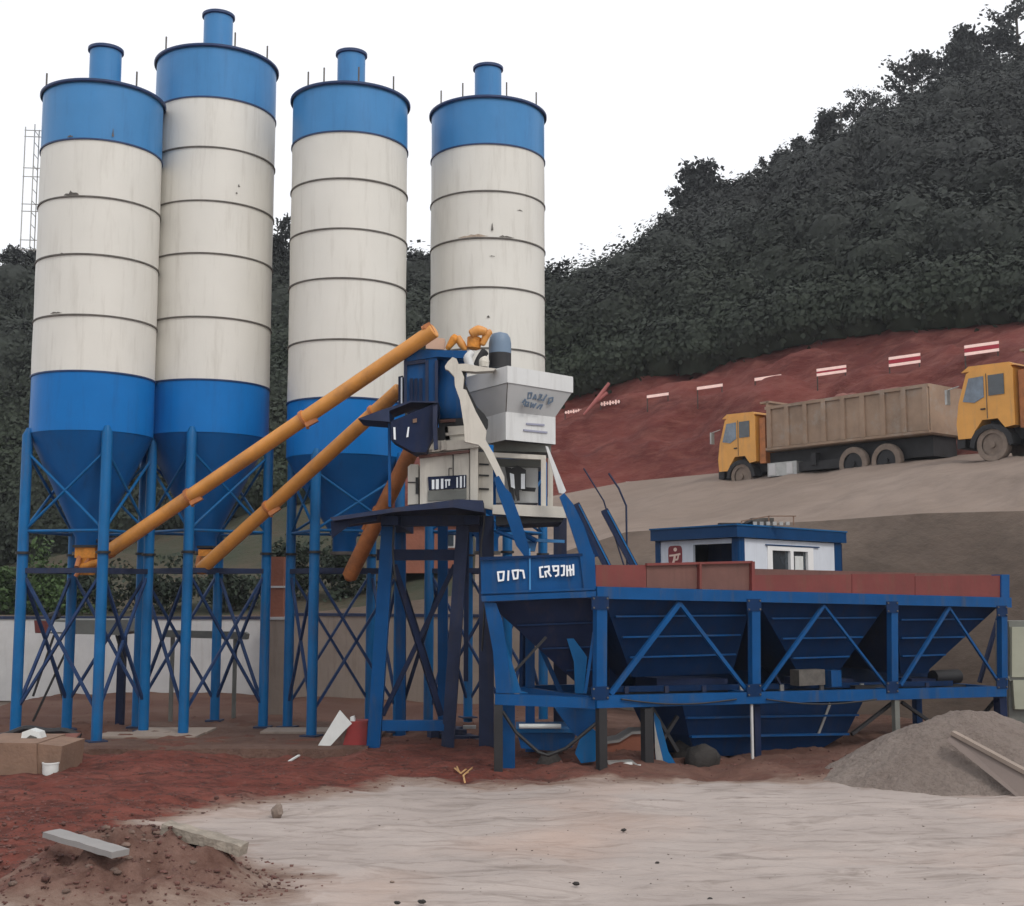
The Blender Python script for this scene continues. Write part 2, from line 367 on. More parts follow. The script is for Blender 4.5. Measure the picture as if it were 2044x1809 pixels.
def build_ground():
    xs = np.arange(-16, 19.01, .11); ys = np.concatenate([np.arange(9, 22, .07), np.arange(22, 52.1, .16)])
    X, Y = np.meshgrid(xs, ys, indexing='ij'); S = sdist(X, Y)
    Z = np.zeros_like(X)
    for i in range(X.shape[0]):
        for j in range(X.shape[1]):
            x = float(X[i, j]); y = float(Y[i, j]); s = S[i, j]
            red = min(1, max(0, .5 - s * 1.2))
            z = noise.fractal(Vector((x * .3, y * .3, 3.1)), 1, 2, 4) * (.05 + .10 * red)
            if red > 0 and y < 34:
                z += (noise.fractal(Vector((x * 1.1, y * 1.8, 9.1)), .7, 2.2, 6)) * .11 * red
                z += .10 * red * min(1, max(0, -s) * 1.0)
            if s > -0.5:
                z += noise.fractal(Vector((x * .7 + y * .2, y * 1.7, 1.1)), .8, 2.1, 6) * .055
                # a few shallow wheel tracks
            # earth mound, front left
            z += mound(x, y)
            Z[i, j] = z
    global GZ, YS, SS; GZ = Z; YS = ys
    MD = np.hypot((X - MCX) / 1.75, (Y - MCY) / 1.35)
    S = np.where(MD < 1.5, np.minimum(S, (MD - 1.02) * 1.2), S)
    SS = S; nx, ny = X.shape
    V = np.stack([X, Y, Z], -1).reshape(-1, 3)
    idx = np.arange(nx * ny).reshape(nx, ny)
    Fq = np.stack([idx[:-1, :-1], idx[1:, :-1], idx[1:, 1:], idx[:-1, 1:]], -1).reshape(-1, 4)
    return V, Fq, S.ravel()
V, Fq, S = build_ground()
def brown_far(nz, ramp): return ramp(nz(1.4, (.5, 1.6, 1), 9, .65), (.10, .055, .043), (.19, .115, .09))
def groundmat():
    m = bpy.data.materials.new('site_ground'); m.use_nodes = True; nt = m.node_tree; N = nt.nodes; L = nt.links
    b = N['Principled BSDF']; b.inputs['Roughness'].default_value = .95; b.inputs['Specular IOR Level'].default_value = .2
    geo = N.new('ShaderNodeNewGeometry')
    def nz(scale, st=(1, 1, 1), det=9, ro=.6, dist=0, loc=(0, 0, 0)):
        mp = N.new('ShaderNodeMapping'); mp.inputs['Scale'].default_value = st; mp.inputs['Location'].default_value = loc
        L.new(geo.outputs['Position'], mp.inputs['Vector'])
        t = N.new('ShaderNodeTexNoise'); t.inputs['Scale'].default_value = scale; t.inputs['Detail'].default_value = det; t.inputs['Roughness'].default_value = ro; t.inputs['Distortion'].default_value = dist
        L.new(mp.outputs['Vector'], t.inputs['Vector']); return t.outputs['Fac']
    def ramp(f, a, b_, p0=.35, p1=.65):
        r = N.new('ShaderNodeValToRGB'); L.new(f, r.inputs['Fac']); r.color_ramp.elements[0].position = p0; r.color_ramp.elements[1].position = p1
        r.color_ramp.elements[0].color = (*a, 1); r.color_ramp.elements[1].color = (*b_, 1); return r.outputs['Color']
    def mr(f, a, b_, c=0, d=1):
        q = N.new('ShaderNodeMapRange'); L.new(f, q.inputs['Value']); q.inputs['From Min'].default_value = a; q.inputs['From Max'].default_value = b_
        q.inputs['To Min'].default_value = c; q.inputs['To Max'].default_value = d; return q.outputs['Result']
    def mix(f, a, b_):
        x = N.new('ShaderNodeMix'); x.data_type = 'RGBA'; L.new(f, x.inputs['Factor'])
        for s_, v in (('A', a), ('B', b_)):
            if isinstance(v, tuple): x.inputs[s_].default_value = (*v, 1)
            else: L.new(v, x.inputs[s_])
        return x.outputs['Result']
    def math_(op, a, b_):
        q = N.new('ShaderNodeMath'); q.operation = op
        for i, v in enumerate((a, b_)):
            if isinstance(v, (int, float)): q.inputs[i].default_value = v
            else: L.new(v, q.inputs[i])
        return q.outputs[0]
    streak = nz(1.0, (.55, 1.9, 1), 9, .66, 1.6)
    streak2 = nz(1.0, (1.6, 5.5, 1), 9, .68, 1.8, (4, 7, 0))
    sand = ramp(nz(.25, (1, 1, 1), 6), (.33, .283, .26), (.405, .35, .322))
    sand = mix(mr(streak, .50, .68, 0, .85), sand, (.21, .175, .155))
    sand = mix(mr(streak2, .56, .74, 0, .55), sand, (.25, .215, .19))
    sand = mix(mr(nz(.22, (1, 1, 1), 5, .5, 0, (9, 3, 2)), .53, .68, 0, .5), sand, (.40, .28, .225))
    sand = mix(mr(nz(14, (1, 1, 1), 4), .66, .74, 0, .35), sand, (.16, .13, .11))
    red = ramp(nz(.5, (1, 1.6, 1), 8), (.145, .040, .030), (.205, .066, .050))
    red = mix(mr(nz(3.2, (.6, 1.6, 1), 10, .75), .44, .62, 0, .85), red, (.055, .024, .020))
    red = mix(mr(nz(5.0, (1, 1, 1), 8, .7, 0, (2, 1, 0)), .56, .72, 0, .6), red, (.24, .115, .09))
    far = ramp(nz(.3, (1, 1, 1), 6), (.105, .048, .035), (.16, .09, .068))
    sep = N.new('ShaderNodeSeparateXYZ'); L.new(geo.outputs['Position'], sep.inputs[0])
    red = mix(mr(sep.outputs['Y'], 26.5, 31.0), red, far)
    # near the plant on the right: brown trodden earth
    at = N.new('ShaderNodeAttribute'); at.attribute_name = 'sand'
    k = math_('ADD', at.outputs['Fac'], mr(nz(1.1, (.6, 1.4, 1), 10, .65), .3, .7, -.38, .38))
    brown = mix(mr(streak2, .45, .65), (.255, .185, .15), (.19, .125, .10))
    moundc = ramp(nz(2.2, (1, 1, 1), 9, .7), (.10, .05, .038), (.21, .125, .10))
    sx = math_('MULTIPLY', mr(sep.outputs['Y'], 17.2, 18.2, 1, 0), mr(sep.outputs['X'], -6.6, -5.4))
    red = mix(sx, red, moundc)
    red = mix(mr(sep.outputs['X'], -.5, 3.0, 0, .75), red, brown_far(nz, ramp))
    col = mix(mr(k, -.35, .05), red, brown)
    col = mix(mr(k, .05, .55), col, sand)
    L.new(col, b.inputs['Base Color'])
    h = math_('MULTIPLY', math_('ADD', math_('MULTIPLY', streak, .7), math_('MULTIPLY', streak2, .3)), mr(k, -.3, .3, .1, 1.0))
    h2 = math_('MULTIPLY', math_('ADD', nz(5, (1, 1.5, 1), 12, .7), math_('MULTIPLY', nz(16, (1, 1, 1), 8, .7), .5)), mr(k, -.3, .3, 2.6, .12))
    bp = N.new('ShaderNodeBump'); bp.inputs['Strength'].default_value = .55; bp.inputs['Distance'].default_value = .10
    L.new(math_('ADD', h, h2), bp.inputs['Height']); L.new(bp.outputs['Normal'], b.inputs['Normal'])
    return m
M['ground'] = groundmat()
me = npmesh('ground', V, Fq, M['ground'], True, ('sand', S)); o = bpy.data.objects.new('ground', me); COL.objects.link(o); o['kind'] = 'structure'
mb = MB(); mb.add([(-160, -80, -.35), (160, -80, -.35), (160, 200, -.35), (-160, 200, -.35)], [(0, 1, 2, 3)])
o = mb.build('outer_ground', 'bank', smooth=False, origin=(0, 0, 0)); o['kind'] = 'structure'

# ------------------------------------------------------------------ cement silos
def silo(pxc, half, Yc, ys, yf, rot, label, ladder=False, posts=(200, 250, 300, 340), chips=()):
    """ys: rim, blue/white, rings..., white/blue, conetop ; yf: filter top, halfwidth px"""
    p = P(pxc, 500, Yc); zc = p.y * cp + (p.z - H0) * sp
    R = half / F * zc; cx = p.x
    def zf(y, r=R): return P(pxc, y, Yc - r).z
    root = thing('cement_silo', label, 'silo', (cx, Yc, 0), 'four cement silos in a row')
    c = (cx, Yc, 0)
    zr = zf(ys[0]); zb = zf(ys[1]); zw = zf(ys[-2]); zk = zf(ys[-1])
    def wall(z0, z1, r, seed):
        m = MB(); seg = 96; nz_ = max(2, int((z1 - z0) / .25)); vs = []; fs = []
        for i in range(nz_ + 1):
            z = z0 + (z1 - z0) * i / nz_
            for k in range(seg):
                t = 2 * math.pi * k / seg
                d = noise.noise(Vector((math.cos(t) * 1.6 + seed, math.sin(t) * 1.6, z * .8))) * .012
                vs.append((cx + (r + d) * math.cos(t), Yc + (r + d) * math.sin(t), z))
        for i in range(nz_):
            for k in range(seg):
                k2 = (k + 1) % seg; fs.append((i * seg + k, i * seg + k2, (i + 1) * seg + k2, (i + 1) * seg + k))
        return m.add(vs, fs)
    wall(zw, zb, R, pxc).build('shell', 'white', root)
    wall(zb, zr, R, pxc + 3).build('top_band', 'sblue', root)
    wall(zk, zw, R, pxc + 5).build('lower_band', 'sblue_dim', root)
    MB().rev(c, [(R + .045, zr - .05), (R + .07, zr - .02), (R + .07, zr + .03), (R + .02, zr + .05), (.45, zr + .30)], 96, cap1=True).build('roof', 'rimblue', root)
    for y in ys[1:-1]:
        z = zf(y); col = 'seam'
        if y in (ys[1], ys[-2]): col = 'rimblue'
        MB().rev(c, [(R - .01, z - .022), (R + .028, z - .018), (R + .028, z + .018), (R - .01, z + .022)], 96).build('seam_ring', col, root)
    fy, fh = yf; fr = fh / F * zc
    zt = zf(fy, 0)
    f = MB().rev(c, [(fr, zr + .1), (fr, zt - .02)], 40).build('dust_filter', 'sblue', root)
    MB().rev(c, [(fr, zt - .09), (fr + .05, zt - .07), (fr + .05, zt), (fr * .5, zt + .1)], 40, cap1=True).build('cap', 'rimblue', f)
    for a in posts:
        t = R_(a); q = Vector((cx + (R - .03) * math.cos(t), Yc + (R - .03) * math.sin(t), zr + .02))
        MB().tube([q, q + Vector((0, 0, .42))], .022, 6).build('railing_post', 'seam', root)
    # cone
    zo = zf(1085, .3)
    MB().rev(c, [(R - .01, zk + .01), (R - .02, zk - .03), (.30, zo + .15), (.30, zo - .28)], 64, cap1=True).build('cone_hopper', 'coneblue', root)
    MB().rev(c, [(.36, zo - .28), (.36, zo - .2), (.30, zo - .2)], 24, cap0=True).build('outlet_flange', 'seam', root)
    # legs
    lr = .125; feet = []
    zj = zf(1102, R)
    for k, a in enumerate((270, 0, 90, 180)):
        t = R_(a + rot); u = Vector((math.cos(t), math.sin(t), 0)); b = Vector((cx, Yc, 0)) + u * (R + .04)
        feet.append(b)
        lg = MB().tube([b + Vector((0, 0, -.2)), b + Vector((0, 0, zk - .05)), b + Vector((0, 0, zk + .12)) - u * .03], [lr, lr, lr * .5], 20).build('leg', 'legblue', root)
        MB().tube([b + Vector((0, 0, zj - .03)), b + Vector((0, 0, zj + .03))], lr + .045, 20).build('joint_flange', 'black', lg)
        MB().box(b + Vector((0, 0, .17)), (.42, .42, .04), t).build('foot_plate', 'slate', lg)
    ztop = zk - .45; zm = zf(1058, R); z1 = zf(1140, R); z2 = zf(1425, R)
    for k in range(4):
        a, b = feet[k], feet[(k + 1) % 4]
        MB().tube([a + Vector((0, 0, zm)), b + Vector((0, 0, zm))], .038, 8).build('tie_bar', 'legblue', root)
        MB().tube([a + Vector((0, 0, ztop)), b + Vector((0, 0, zm))], .035, 8).tube([b + Vector((0, 0, ztop)), a + Vector((0, 0, zm))], .035, 8).build('cross_brace', 'legblue', root)
        MB().beam(a + Vector((0, 0, z1)), b + Vector((0, 0, z2)), .07, .06).beam(b + Vector((0, 0, z1)), a + Vector((0, 0, z2)), .07, .06).build('cross_brace', 'brace', root)
        MB().beam(a + Vector((0, 0, z1 + .02)), b + Vector((0, 0, z1 + .02)), .10, .12).build('tie_beam', 'slate', root)
    for (pxs, pys, wpx, hpx) in chips:
        ch = MB(); t0 = math.asin(max(-1, min(1, (pxs - pxc) / half))) ; th0 = -math.pi / 2 + t0 + math.atan2(cx, Yc)*-1
        z = zf(pys); wa = wpx / half
        nst = 9; up = []; dn = []
        for i in range(nst + 1):
            th = th0 - wa / 2 + wa * i / nst; q = hpx * .012 * (math.sin(math.pi * i / nst)) * rng.uniform(.3, 1.2)
            up.append((cx + (R + .018) * math.cos(th), Yc + (R + .018) * math.sin(th), z + max(.004, q))); dn.append((cx + (R + .018) * math.cos(th), Yc + (R + .018) * math.sin(th), z - .01 * rng.uniform(0, 1)))
        vs = up + dn; k0 = nst + 1
        ch.add(vs, [(i, i + 1, k0 + i + 1, k0 + i) for i in range(nst)]).build('rust_chip', 'seam' if wpx < 40 else 'chip', root, smooth=False)
    if ladder:
        m = MB(); t = R_(186)
        u = Vector((math.cos(t), math.sin(t), 0)); v = Vector((-u.y, u.x, 0)); base = Vector((cx, Yc, 0)) + u * (R + .16)
        z0 = zf(470); z1_ = zf(215)
        for s_ in (-.2, .2):
            m.tube([base + v * s_ + Vector((0, 0, z0)), base + v * s_ + Vector((0, 0, z1_))], .013, 6)
        z = z0
        while z < z1_:
            m.tube([base - v * .2 + Vector((0, 0, z)), base + v * .2 + Vector((0, 0, z))], .009, 5); z += .3
        for zz in (z0, z0 + .25, zf(390), zf(375), zf(318), zf(300), zf(235), zf(222)):
            m.tube([base + Vector((0, 0, zz)) - u * .17, base + u * .3 + Vector((0, 0, zz))], .012, 5)
        m.tube([base + u * .28 + Vector((0, 0, z0)), base + u * .28 + Vector((0, 0, z1_))], .013, 6)
        m.build('ladder', 'tank', root)
    return cx, Yc, R, feet, zk
S1 = silo(197, 116, 30.6, [160, 277, 392, 507, 628, 740, 858], (100, 31), 32,
          'leftmost cement silo, cream with blue bands, wire ladder on its left side', True, (215, 320), ((144, 389, 30, 9), (132, 508, 22, 5), (138, 273, 12, 6), (215, 268, 4, 16), (125, 624, 26, 4)))
S2 = silo(424, 118, 32.4, [90, 193, 293, 400, 505, 632, 757, 862], (32, 29), 0,
          'tallest cream and blue cement silo, overlapped by the leftmost silo', False, (225, 300, 340), ((470, 365, 4, 6), (466, 380, 4, 4)))
S3 = silo(696, 115, 31.9, [165, 262, 356, 456, 555, 677, 793, 905], (108, 28), -20,
          'cement silo with the upper orange screw conveyor crossing its lower blue band', False, (230, 250, 285, 325))
S4 = silo(973.5, 113.5, 33.4, [193, 287, 381, 475, 573, 695, 800, 905], (136, 27), 20,
          'rightmost cement silo, standing behind the grey mixer hood', False, (215, 245, 290, 330), ((945, 472, 60, 7), (982, 460, 4, 22), (1010, 472, 30, 5), (982, 512, 10, 2), (975, 634, 6, 5), (1035, 415, 12, 3)))

# ------------------------------------------------------------------ screw conveyors
def screw(a, b, r, label, joints, m='orange', elbow=True, name='screw_conveyor'):
    a = Vector(a); b = Vector(b); root = thing(name, label, 'conveyor', a, 'orange screw conveyors')
    d = (b - a).normalized()
    MB().tube([a - d * .02, a, b, b + d * .02], [r * .85, r, r, r * .85], 24).build('pipe', m, root)
    for t in joints:
        q = a.lerp(b, t)
        MB().tube([q - d * .035, q + d * .035], r + .035, 24).tube([q - d * .09 + Vector((0, 0, r)), q + d * .09 + Vector((0, 0, r))], .03, 8).build('joint_flange', 'orange2', root)
        MB().box(q + d * .22 + Vector((0, -.02, -r - .04)), (.30, .14, .10), 0, (0, -math.asin(d.z))).tube([q + d * .1 - Vector((0, 0, r)), q + d * .1 - Vector((0, 0, r + .12))], .04, 8).build('hanger_bracket', 'orange2', root)
    return root, d
A0 = P(222, 1098, 30.0); A1 = P(866, 660, 26.9)
r1, dA = screw(A0, A1, .168, 'longest orange screw conveyor, rising from under the leftmost silo to the mixer top', (.26, .62))
MB().tube([A0 - dA * .02, A0 - dA * .12, A0 - dA * .20], [.185, .17, .08], 24).build('end_cap', 'orange2', r1)
q = A1; MB().box(q + Vector((-.1, 0, .02)), (.16, .2, .26), 0, (0, -.5)).tube([q + Vector((-.25, 0, .02)), q + Vector((-.1, -.02, .1))], .07, 10).build('head_motor', 'orange2', r1)
MB().tube([P(258, 1075, 30.0), P(190, 1080, 30.5)], .05, 8).build('inlet_arm', 'slate', r1)
B0 = P(402, 1136, 31.3); B1 = P(798, 778, 28.3)
r2, dB = screw(B0, B1, .165, 'orange screw conveyor below the longest one, from the tallest silo towards the blue cabinet', (.36, .88))
MB().tube([B0 - dB * .12, B0], [.08, .165], 20).build('end_cap', 'orange2', r2)
C0 = P(698, 1150, 30.8); C1 = P(826, 890, 29.3)
r3, dC = screw(C0, C1, .19, 'short steep orange screw conveyor behind the mixer platform', (.5,), 'orange2')
MB().tube([C0 - dC * .1, C0 + dC * .02], [.1, .19], 20).tube([C0.lerp(C1, .35) + Vector((-.2, 0, .05)), C0.lerp(C1, .45) + Vector((-.18, 0, .1))], .05, 8).build('end_cap', 'orange2', r3)
def gate(px, py, Y, lab, s=1.0):
    c = P(px, py, Y); r = thing('discharge_gate', lab, 'valve', c, 'orange gates under the silo cones')
    MB().box(c + Vector((0, 0, .05)), (.42 * s, .42 * s, .22 * s)).build('housing', 'ochre', r)
    MB().tube([c + Vector((0, 0, -.06)), c + Vector((0, 0, -.42 * s))], [.2 * s, .15 * s], 16).build('spout', 'ochre', r)
    MB().tube([c + Vector((-.1, -.2, -.3)), c + Vector((.34 * s, -.22, -.16))], .075 * s, 12).build('motor', 'ochre', r)
    MB().tube([c + Vector((-.14, -.2, -.05)), c + Vector((-.14, -.36, -.30))], .06, 10).tube([c + Vector((.1, -.2, -.1)), c + Vector((-.2, -.25, -.45 * s))], .05, 10).build('actuator', 'orange2', r)
    MB().box(c + Vector((0, 0, .20)), (.5 * s, .5 * s, .06)).build('top_flange', 'black', r)
gate(176, 1108, 30.3, 'orange discharge gate under the cone of the leftmost silo', 1.15)
gate(412, 1108, 32.0, 'orange discharge gate under the cone of the tallest silo', .8)

# ------------------------------------------------------------------ mixer tower
T = thing('mixer_tower', 'blue and grey concrete mixer tower on braced legs, between silos and aggregate bins', 'concrete mixer', P(850, 1500, 28.5))
Tl = []
def leg(p0, p1, w, m='pblue', h=None): return MB().beam(p0, p1, w, h or w, up=(0, 1, 0)).build('leg', m, T)
leg(P(745, 1506, 28.3), P(776, 1048, 27.8), .29)
leg(P(893, 1500, 28.5), P(924, 1048, 28.0), .28, 'slate')
leg(P(800, 1470, 31.0), P(800, 1048, 30.6), .24)
leg(P(884, 1470, 31.0), P(884, 1048, 30.6), .24)
leg(P(971, 1490, 28.5), P(971, 1030, 28.2), .33, 'slate')
leg(P(1118, 1440, 29.5), P(1118, 1035, 29.5), .30, 'slate')
MB().beam(P(752, 1108, 27.95), P(915, 1108, 28.1), .24, .24).build('tie_beam', 'dblue', T)
MB().beam(P(762, 1448, 28.25), P(886, 1448, 28.4), .2, .22).build('tie_beam', 'pblue', T)
MB().beam(P(786, 1128, 28.0), P(880, 1428, 28.4), .14, .12).build('cross_brace', 'dblue', T)
MB().beam(P(908, 1128, 28.2), P(764, 1428, 28.3), .12, .10).build('cross_brace', 'dblue', T)
MB().beam(P(800, 1150, 31), P(884, 1420, 31), .09, .09).beam(P(884, 1150, 31), P(800, 1420, 31), .09, .09).build('cross_brace', 'dblue', T)
MB().beam(P(932, 1060, 28.2), P(930, 1360, 28.3), .10, .10).build('conduit', 'dblue', T)
MB().slab([(760, 1030), (957, 1028), (957, 1049), (760, 1050)], 27.7, .35).build('deck_beam', 'slate', T)
MB().slab([(760, 1030), (795, 1030), (795, 1048), (760, 1048)], 27.0, 4.2).slab([(925, 1030), (957, 1030), (957, 1047), (925, 1047)], 27.3, 3.6).build('deck_joists', 'dblue', T)
# platform plate (tapering, slightly sloping)
MB().slab([(658, 1033), (813, 1010), (912, 997), (964, 999), (966, 1023), (905, 1013), (790, 1022), (664, 1040)], 26.5, 2.6).build('platform', 'slate', T)
MB().slab([(660, 1041), (752, 1030), (752, 1040), (700, 1047), (662, 1075)], 26.8, .05).build('platform_skirt', 'dblue', T)
# mixer body
Yb = 27.25
body = MB().slab([(838, 897), (937, 893), (937, 1001), (838, 1007)], Yb, 2.2).build('mixer_body', 'beige', T)
MB().slab([(938.5, 893), (954, 892), (954, 1000), (938.5, 1001)], Yb - .06, 2.0).build('corner_post', 'beige', T)
MB().slab([(836, 909), (937, 898), (937, 903), (836, 915)], Yb - .10, .08).build('lip', 'brownboard', T)
MB().slab([(903.5, 902), (905.5, 902), (905.5, 1000), (903.5, 1000)], Yb - .03, .02).build('panel_gap', 'black', body)
MB().slab([(896, 934), (902, 934), (902, 936), (896, 936)], Yb - .03, .02).slab([(895, 935), (897, 935), (897, 950), (895, 950)], Yb - .03, .02).build('hinge', 'seam', body)
MB().slab([(854, 952), (931, 948), (931, 974), (856, 979)], Yb - .05, .04).build('sign_band', 'dblue', body)
lt = MB()
for x, w, y0, y1 in ((862, 5, 958, 977), (870, 6, 957, 977), (880, 5, 956, 976), (889, 3, 958, 974), (895, 3, 957, 970), (911, 3, 953, 974), (918, 4, 951, 974), (926, 2, 950, 973)):
    lt.slab([(x, y0), (x + w, y0 - .4), (x + w, y1 - .4), (x, y1)], Yb - .065, .014)
lt.slab([(888, 957), (899, 956.5), (899, 960), (888, 960.5)], Yb - .064, .012).build('lettering', 'letter', body)
MB().slab([(854, 980), (931, 976), (931, 996), (854, 1000)], Yb - .04, .035).build('lower_panel', 'dgrey', body)
MB().slab([(814, 932), (820, 927), (835, 927), (835, 1006), (814, 1008)], Yb + .15, 1.2).build('side_box', 'beige', T)
MB().slab([(829.5, 953), (835, 953), (835, 986), (829.5, 986)], Yb + .12, .02).slab([(814, 962), (829, 962), (829, 964), (814, 964)], Yb + .12, .02).build('slot', 'black', T)
MB().slab([(852, 880), (962, 878), (966, 882), (954, 893), (856, 903)], Yb - .12, 2.2).build('mixer_lid', 'beige', T)
MB().slab([(887, 852), (935, 849), (950, 880), (890, 880)], Yb + .1, 1.4).slab([(889, 864), (930, 860), (930, 866), (890, 870)], Yb + .06, .05).build('lid_step', 'beige', T)
MB().slab([(873, 854), (893, 850), (899, 882), (873, 884)], Yb + .1, .8).slab([(875, 838), (926, 834), (926, 850), (876, 852)], Yb + .2, .8).build('gearbox', 'black', T)
MB().slab([(879, 838), (909, 836), (909, 842), (879, 844)], Yb + .12, .06).build('name_plate', 'brownboard', T)
for x in (853, 881):
    MB().slab([(x, 880), (x + 8, 878), (x + 10, 897), (x, 899)], Yb - .25, .15).build('clamp', 'beige', T)
# blue cabinet
Yc_ = 27.3
MB().slab([(806, 718), (820, 698), (932, 700), (932, 716), (873, 712), (812, 722)], Yc_ - .05, 1.3).build('cabinet_top', 'pblue', T)
MB().slab([(806, 722), (872, 713), (873, 801), (806, 815)], Yc_, 1.25).build('cabinet', 'pblue', T)
fr = MB()
for x in (806, 849, 868):
    fr.slab([(x, 720), (x + 6, 719), (x + 6, 806), (x, 808)], Yc_ - .08, .08)
fr.slab([(812, 722), (849, 717), (849, 724), (812, 729)], Yc_ - .07, .07).build('cabinet_frame', 'slate', T)
fr = MB()
for x in (818, 827, 837):
    fr.slab([(x, 756), (x + 6, 755), (x + 6, 805), (x, 806)], Yc_ - .06, .06)
fr.build('cabinet_ribs', 'dblue', T)
# tank with a waist
vs = []
prof = []
c = P(901, 760, Yc_ + .55)
def zt_(y): return P(901, y, Yc_ + .2).z
MB().rev((c.x, c.y, 0), [(.34, zt_(835)), (.42, zt_(815)), (.40, zt_(780)), (.33, zt_(755)), (.36, zt_(735)), (.36, zt_(705))], 40, True, True).build('tank', 'pblue', T)
MB().slab([(795, 752), (804, 750), (805, 820), (795, 823)], Yc_ + .1, .4).build('side_cover', 'dblue', T)
MB().slab([(800, 754), (803, 753), (803, 820), (800, 821)], Yc_ + .05, .04).build('cover_edge', 'letter', T)
# dark chute
ch = MB().slab([(780, 841), (874, 803), (873, 817), (864, 875), (850, 903), (825, 903), (780, 878)], 26.7, .9).build('chute', 'dblue', T)
MB().slab([(714, 836), (762, 818), (819, 800), (874, 801), (874, 804), (820, 803), (777, 820), (777, 842), (726, 838)], 26.6, 1.1).build('chute_lip', 'slate', T)
MB().slab([(785, 853), (789, 853), (790, 878), (786, 877)], 26.67, .03).slab([(814, 853), (817, 852), (815, 872), (811, 873)], 26.67, .03).build('slot', 'letter', ch)
MB().slab([(824, 837), (832, 835), (832, 843), (824, 844)], 26.67, .02).build('emblem', 'cardbrown', ch)
MB().slab([(864, 812), (873, 808), (872, 850), (874, 896), (866, 898), (864, 850)], 26.55, .16).build('strut', 'slate', T)
MB().slab([(774, 838), (779, 838), (780, 1012), (775, 1012)], 26.9, .12).build('post', 'pblue', T)
# hood: box with a near corner
def quadz(pts, z): return [Vector((p[0], p[1], z)) for p in pts]
nr, lf, rt = P(1013, 746, 26.3), P(928, 760, 27.8), P(1144, 762, 27.7)
near, left, right = Vector((nr.x, 26.3, 0)), Vector((lf.x, 27.8, 0)), Vector((rt.x, 27.7, 0))
bk = left + right - near
top = [near, right, bk, left]
nr2, lf2, rt2 = P(1010, 822, 26.65), P(970, 830, 27.5), P(1108, 833, 27.5)
near2, left2, right2 = Vector((nr2.x, 26.65, 0)), Vector((lf2.x, 27.5, 0)), Vector((rt2.x, 27.5, 0))
low = [near2, right2, left2 + right2 - near2, left2]
zt = P(1013, 730, 26.3).z; zb2 = P(1013, 763.5, 26.3).z; zl = P(1010, 822, 26.65).z; zz = P(1010, 878, 26.65).z
def ring(m, a, za, b, zb):
    vs = quadz(a, za) + quadz(b, zb)
    return m.add(vs, [(i, (i + 1) % 4, (i + 1) % 4 + 4, i + 4) for i in range(4)])
hood = ring(MB(), top, zt, top, zb2); hood.add(quadz(top, zt), [(0, 1, 2, 3)]); hood = hood.build('hood_rim', 'grey', T, ang=.3)
tap = ring(MB(), [near.lerp(bk, .012), right.lerp(left, .012), bk.lerp(near, .012), left.lerp(right, .012)], zb2, low, zl).build('hood_taper', 'dgrey', T, ang=.3)
tap.data.materials[0] = mat('hood_lower_grey', (.44, .445, .45), .55, .06, 1)
MB().beam(Vector((near.x, near.y, zb2)), Vector((near2.x, near2.y, zl)), .02).build('hood_edge', 'seam', tap)
lowc = (near2 + low[2]) / 2
l2 = [p + (p - lowc) * .01 for p in low]
ring(MB(), l2, zl, l2, zz).build('hood_box', 'grey', T, ang=.3)
# writing on the hood's right side, drawn in the plane of that side
def onface(u, w):  # u along near->right 0..1, w down 0..1
    a = Vector((near.x, near.y, zb2)).lerp(Vector((right.x, right.y, zb2)), u); b = Vector((near2.x, near2.y, zl)).lerp(Vector((right2.x, right2.y, zl)), u)
    return a.lerp(b, w)
fn = (onface(1, .5) - onface(0, .5)).cross(onface(.5, 1) - onface(.5, 0)).normalized()
if fn.y > 0: fn = -fn
lt = MB(); fk = [0]
def fstroke(pts, w=.032):
    fk[0] += 1; q = [onface(a, b) + fn * (.012 + .002 * fk[0]) for a, b in pts]
    for a, b in zip(q, q[1:]):
        fk[0] += 1; a = a + fn * .0007 * fk[0]; b = b + fn * .0007 * fk[0]
        d = (b - a).normalized() * w * .3; s_ = d.cross(fn).normalized() * w / 2; n_ = fn * .01
        lt.hexa([a - d - s_ - n_, b + d - s_ - n_, b + d + s_ - n_, a - d + s_ - n_, a - d - s_ + n_, b + d - s_ + n_, b + d + s_ + n_, a - d + s_ + n_])
fstroke([(.33, .25), (.38, .23), (.385, .42), (.335, .44), (.33, .25)])
fstroke([(.42, .43), (.44, .28), (.47, .42)]); fstroke([(.43, .38), (.46, .38)])
fstroke([(.50, .24), (.53, .24), (.53, .42), (.50, .42)])
fstroke([(.60, .22), (.585, .42), (.555, .42)])
fstroke([(.66, .32), (.71, .28), (.735, .42), (.685, .52), (.66, .32)])
fstroke([(.24, .60), (.27, .48), (.30, .58)]); fstroke([(.28, .56), (.34, .56), (.34, .70), (.29, .70), (.29, .56)])
fstroke([(.38, .56), (.39, .72), (.42, .60), (.44, .72), (.46, .56)]); fstroke([(.50, .72), (.53, .60), (.57, .58), (.56, .74)])
fstroke([(.24, .64), (.33, .68)])
lt.build('lettering', 'lettergrey', tap)
def onbox(u, w):
    a, b = l2[0], l2[1]
    p = a.lerp(b, u); return Vector((p.x, p.y, zl + (zz - zl) * w))
fb = (onbox(1, 0) - onbox(0, 0)).cross(Vector((0, 0, -1))).normalized()
if fb.y > 0: fb = -fb
m = MB()
for u0, w0, u1, w1 in ((.40, .36, .76, .34), (.34, .60, .82, .60)):
    a = onbox(u0, w0) + fb * .012; b = onbox(u1, w1) + fb * .012; m.beam(a, b, .03, .04)
m.build('vent_slots', mat('slot_lilac', (.28, .29, .38), .6, .05, 3), T)
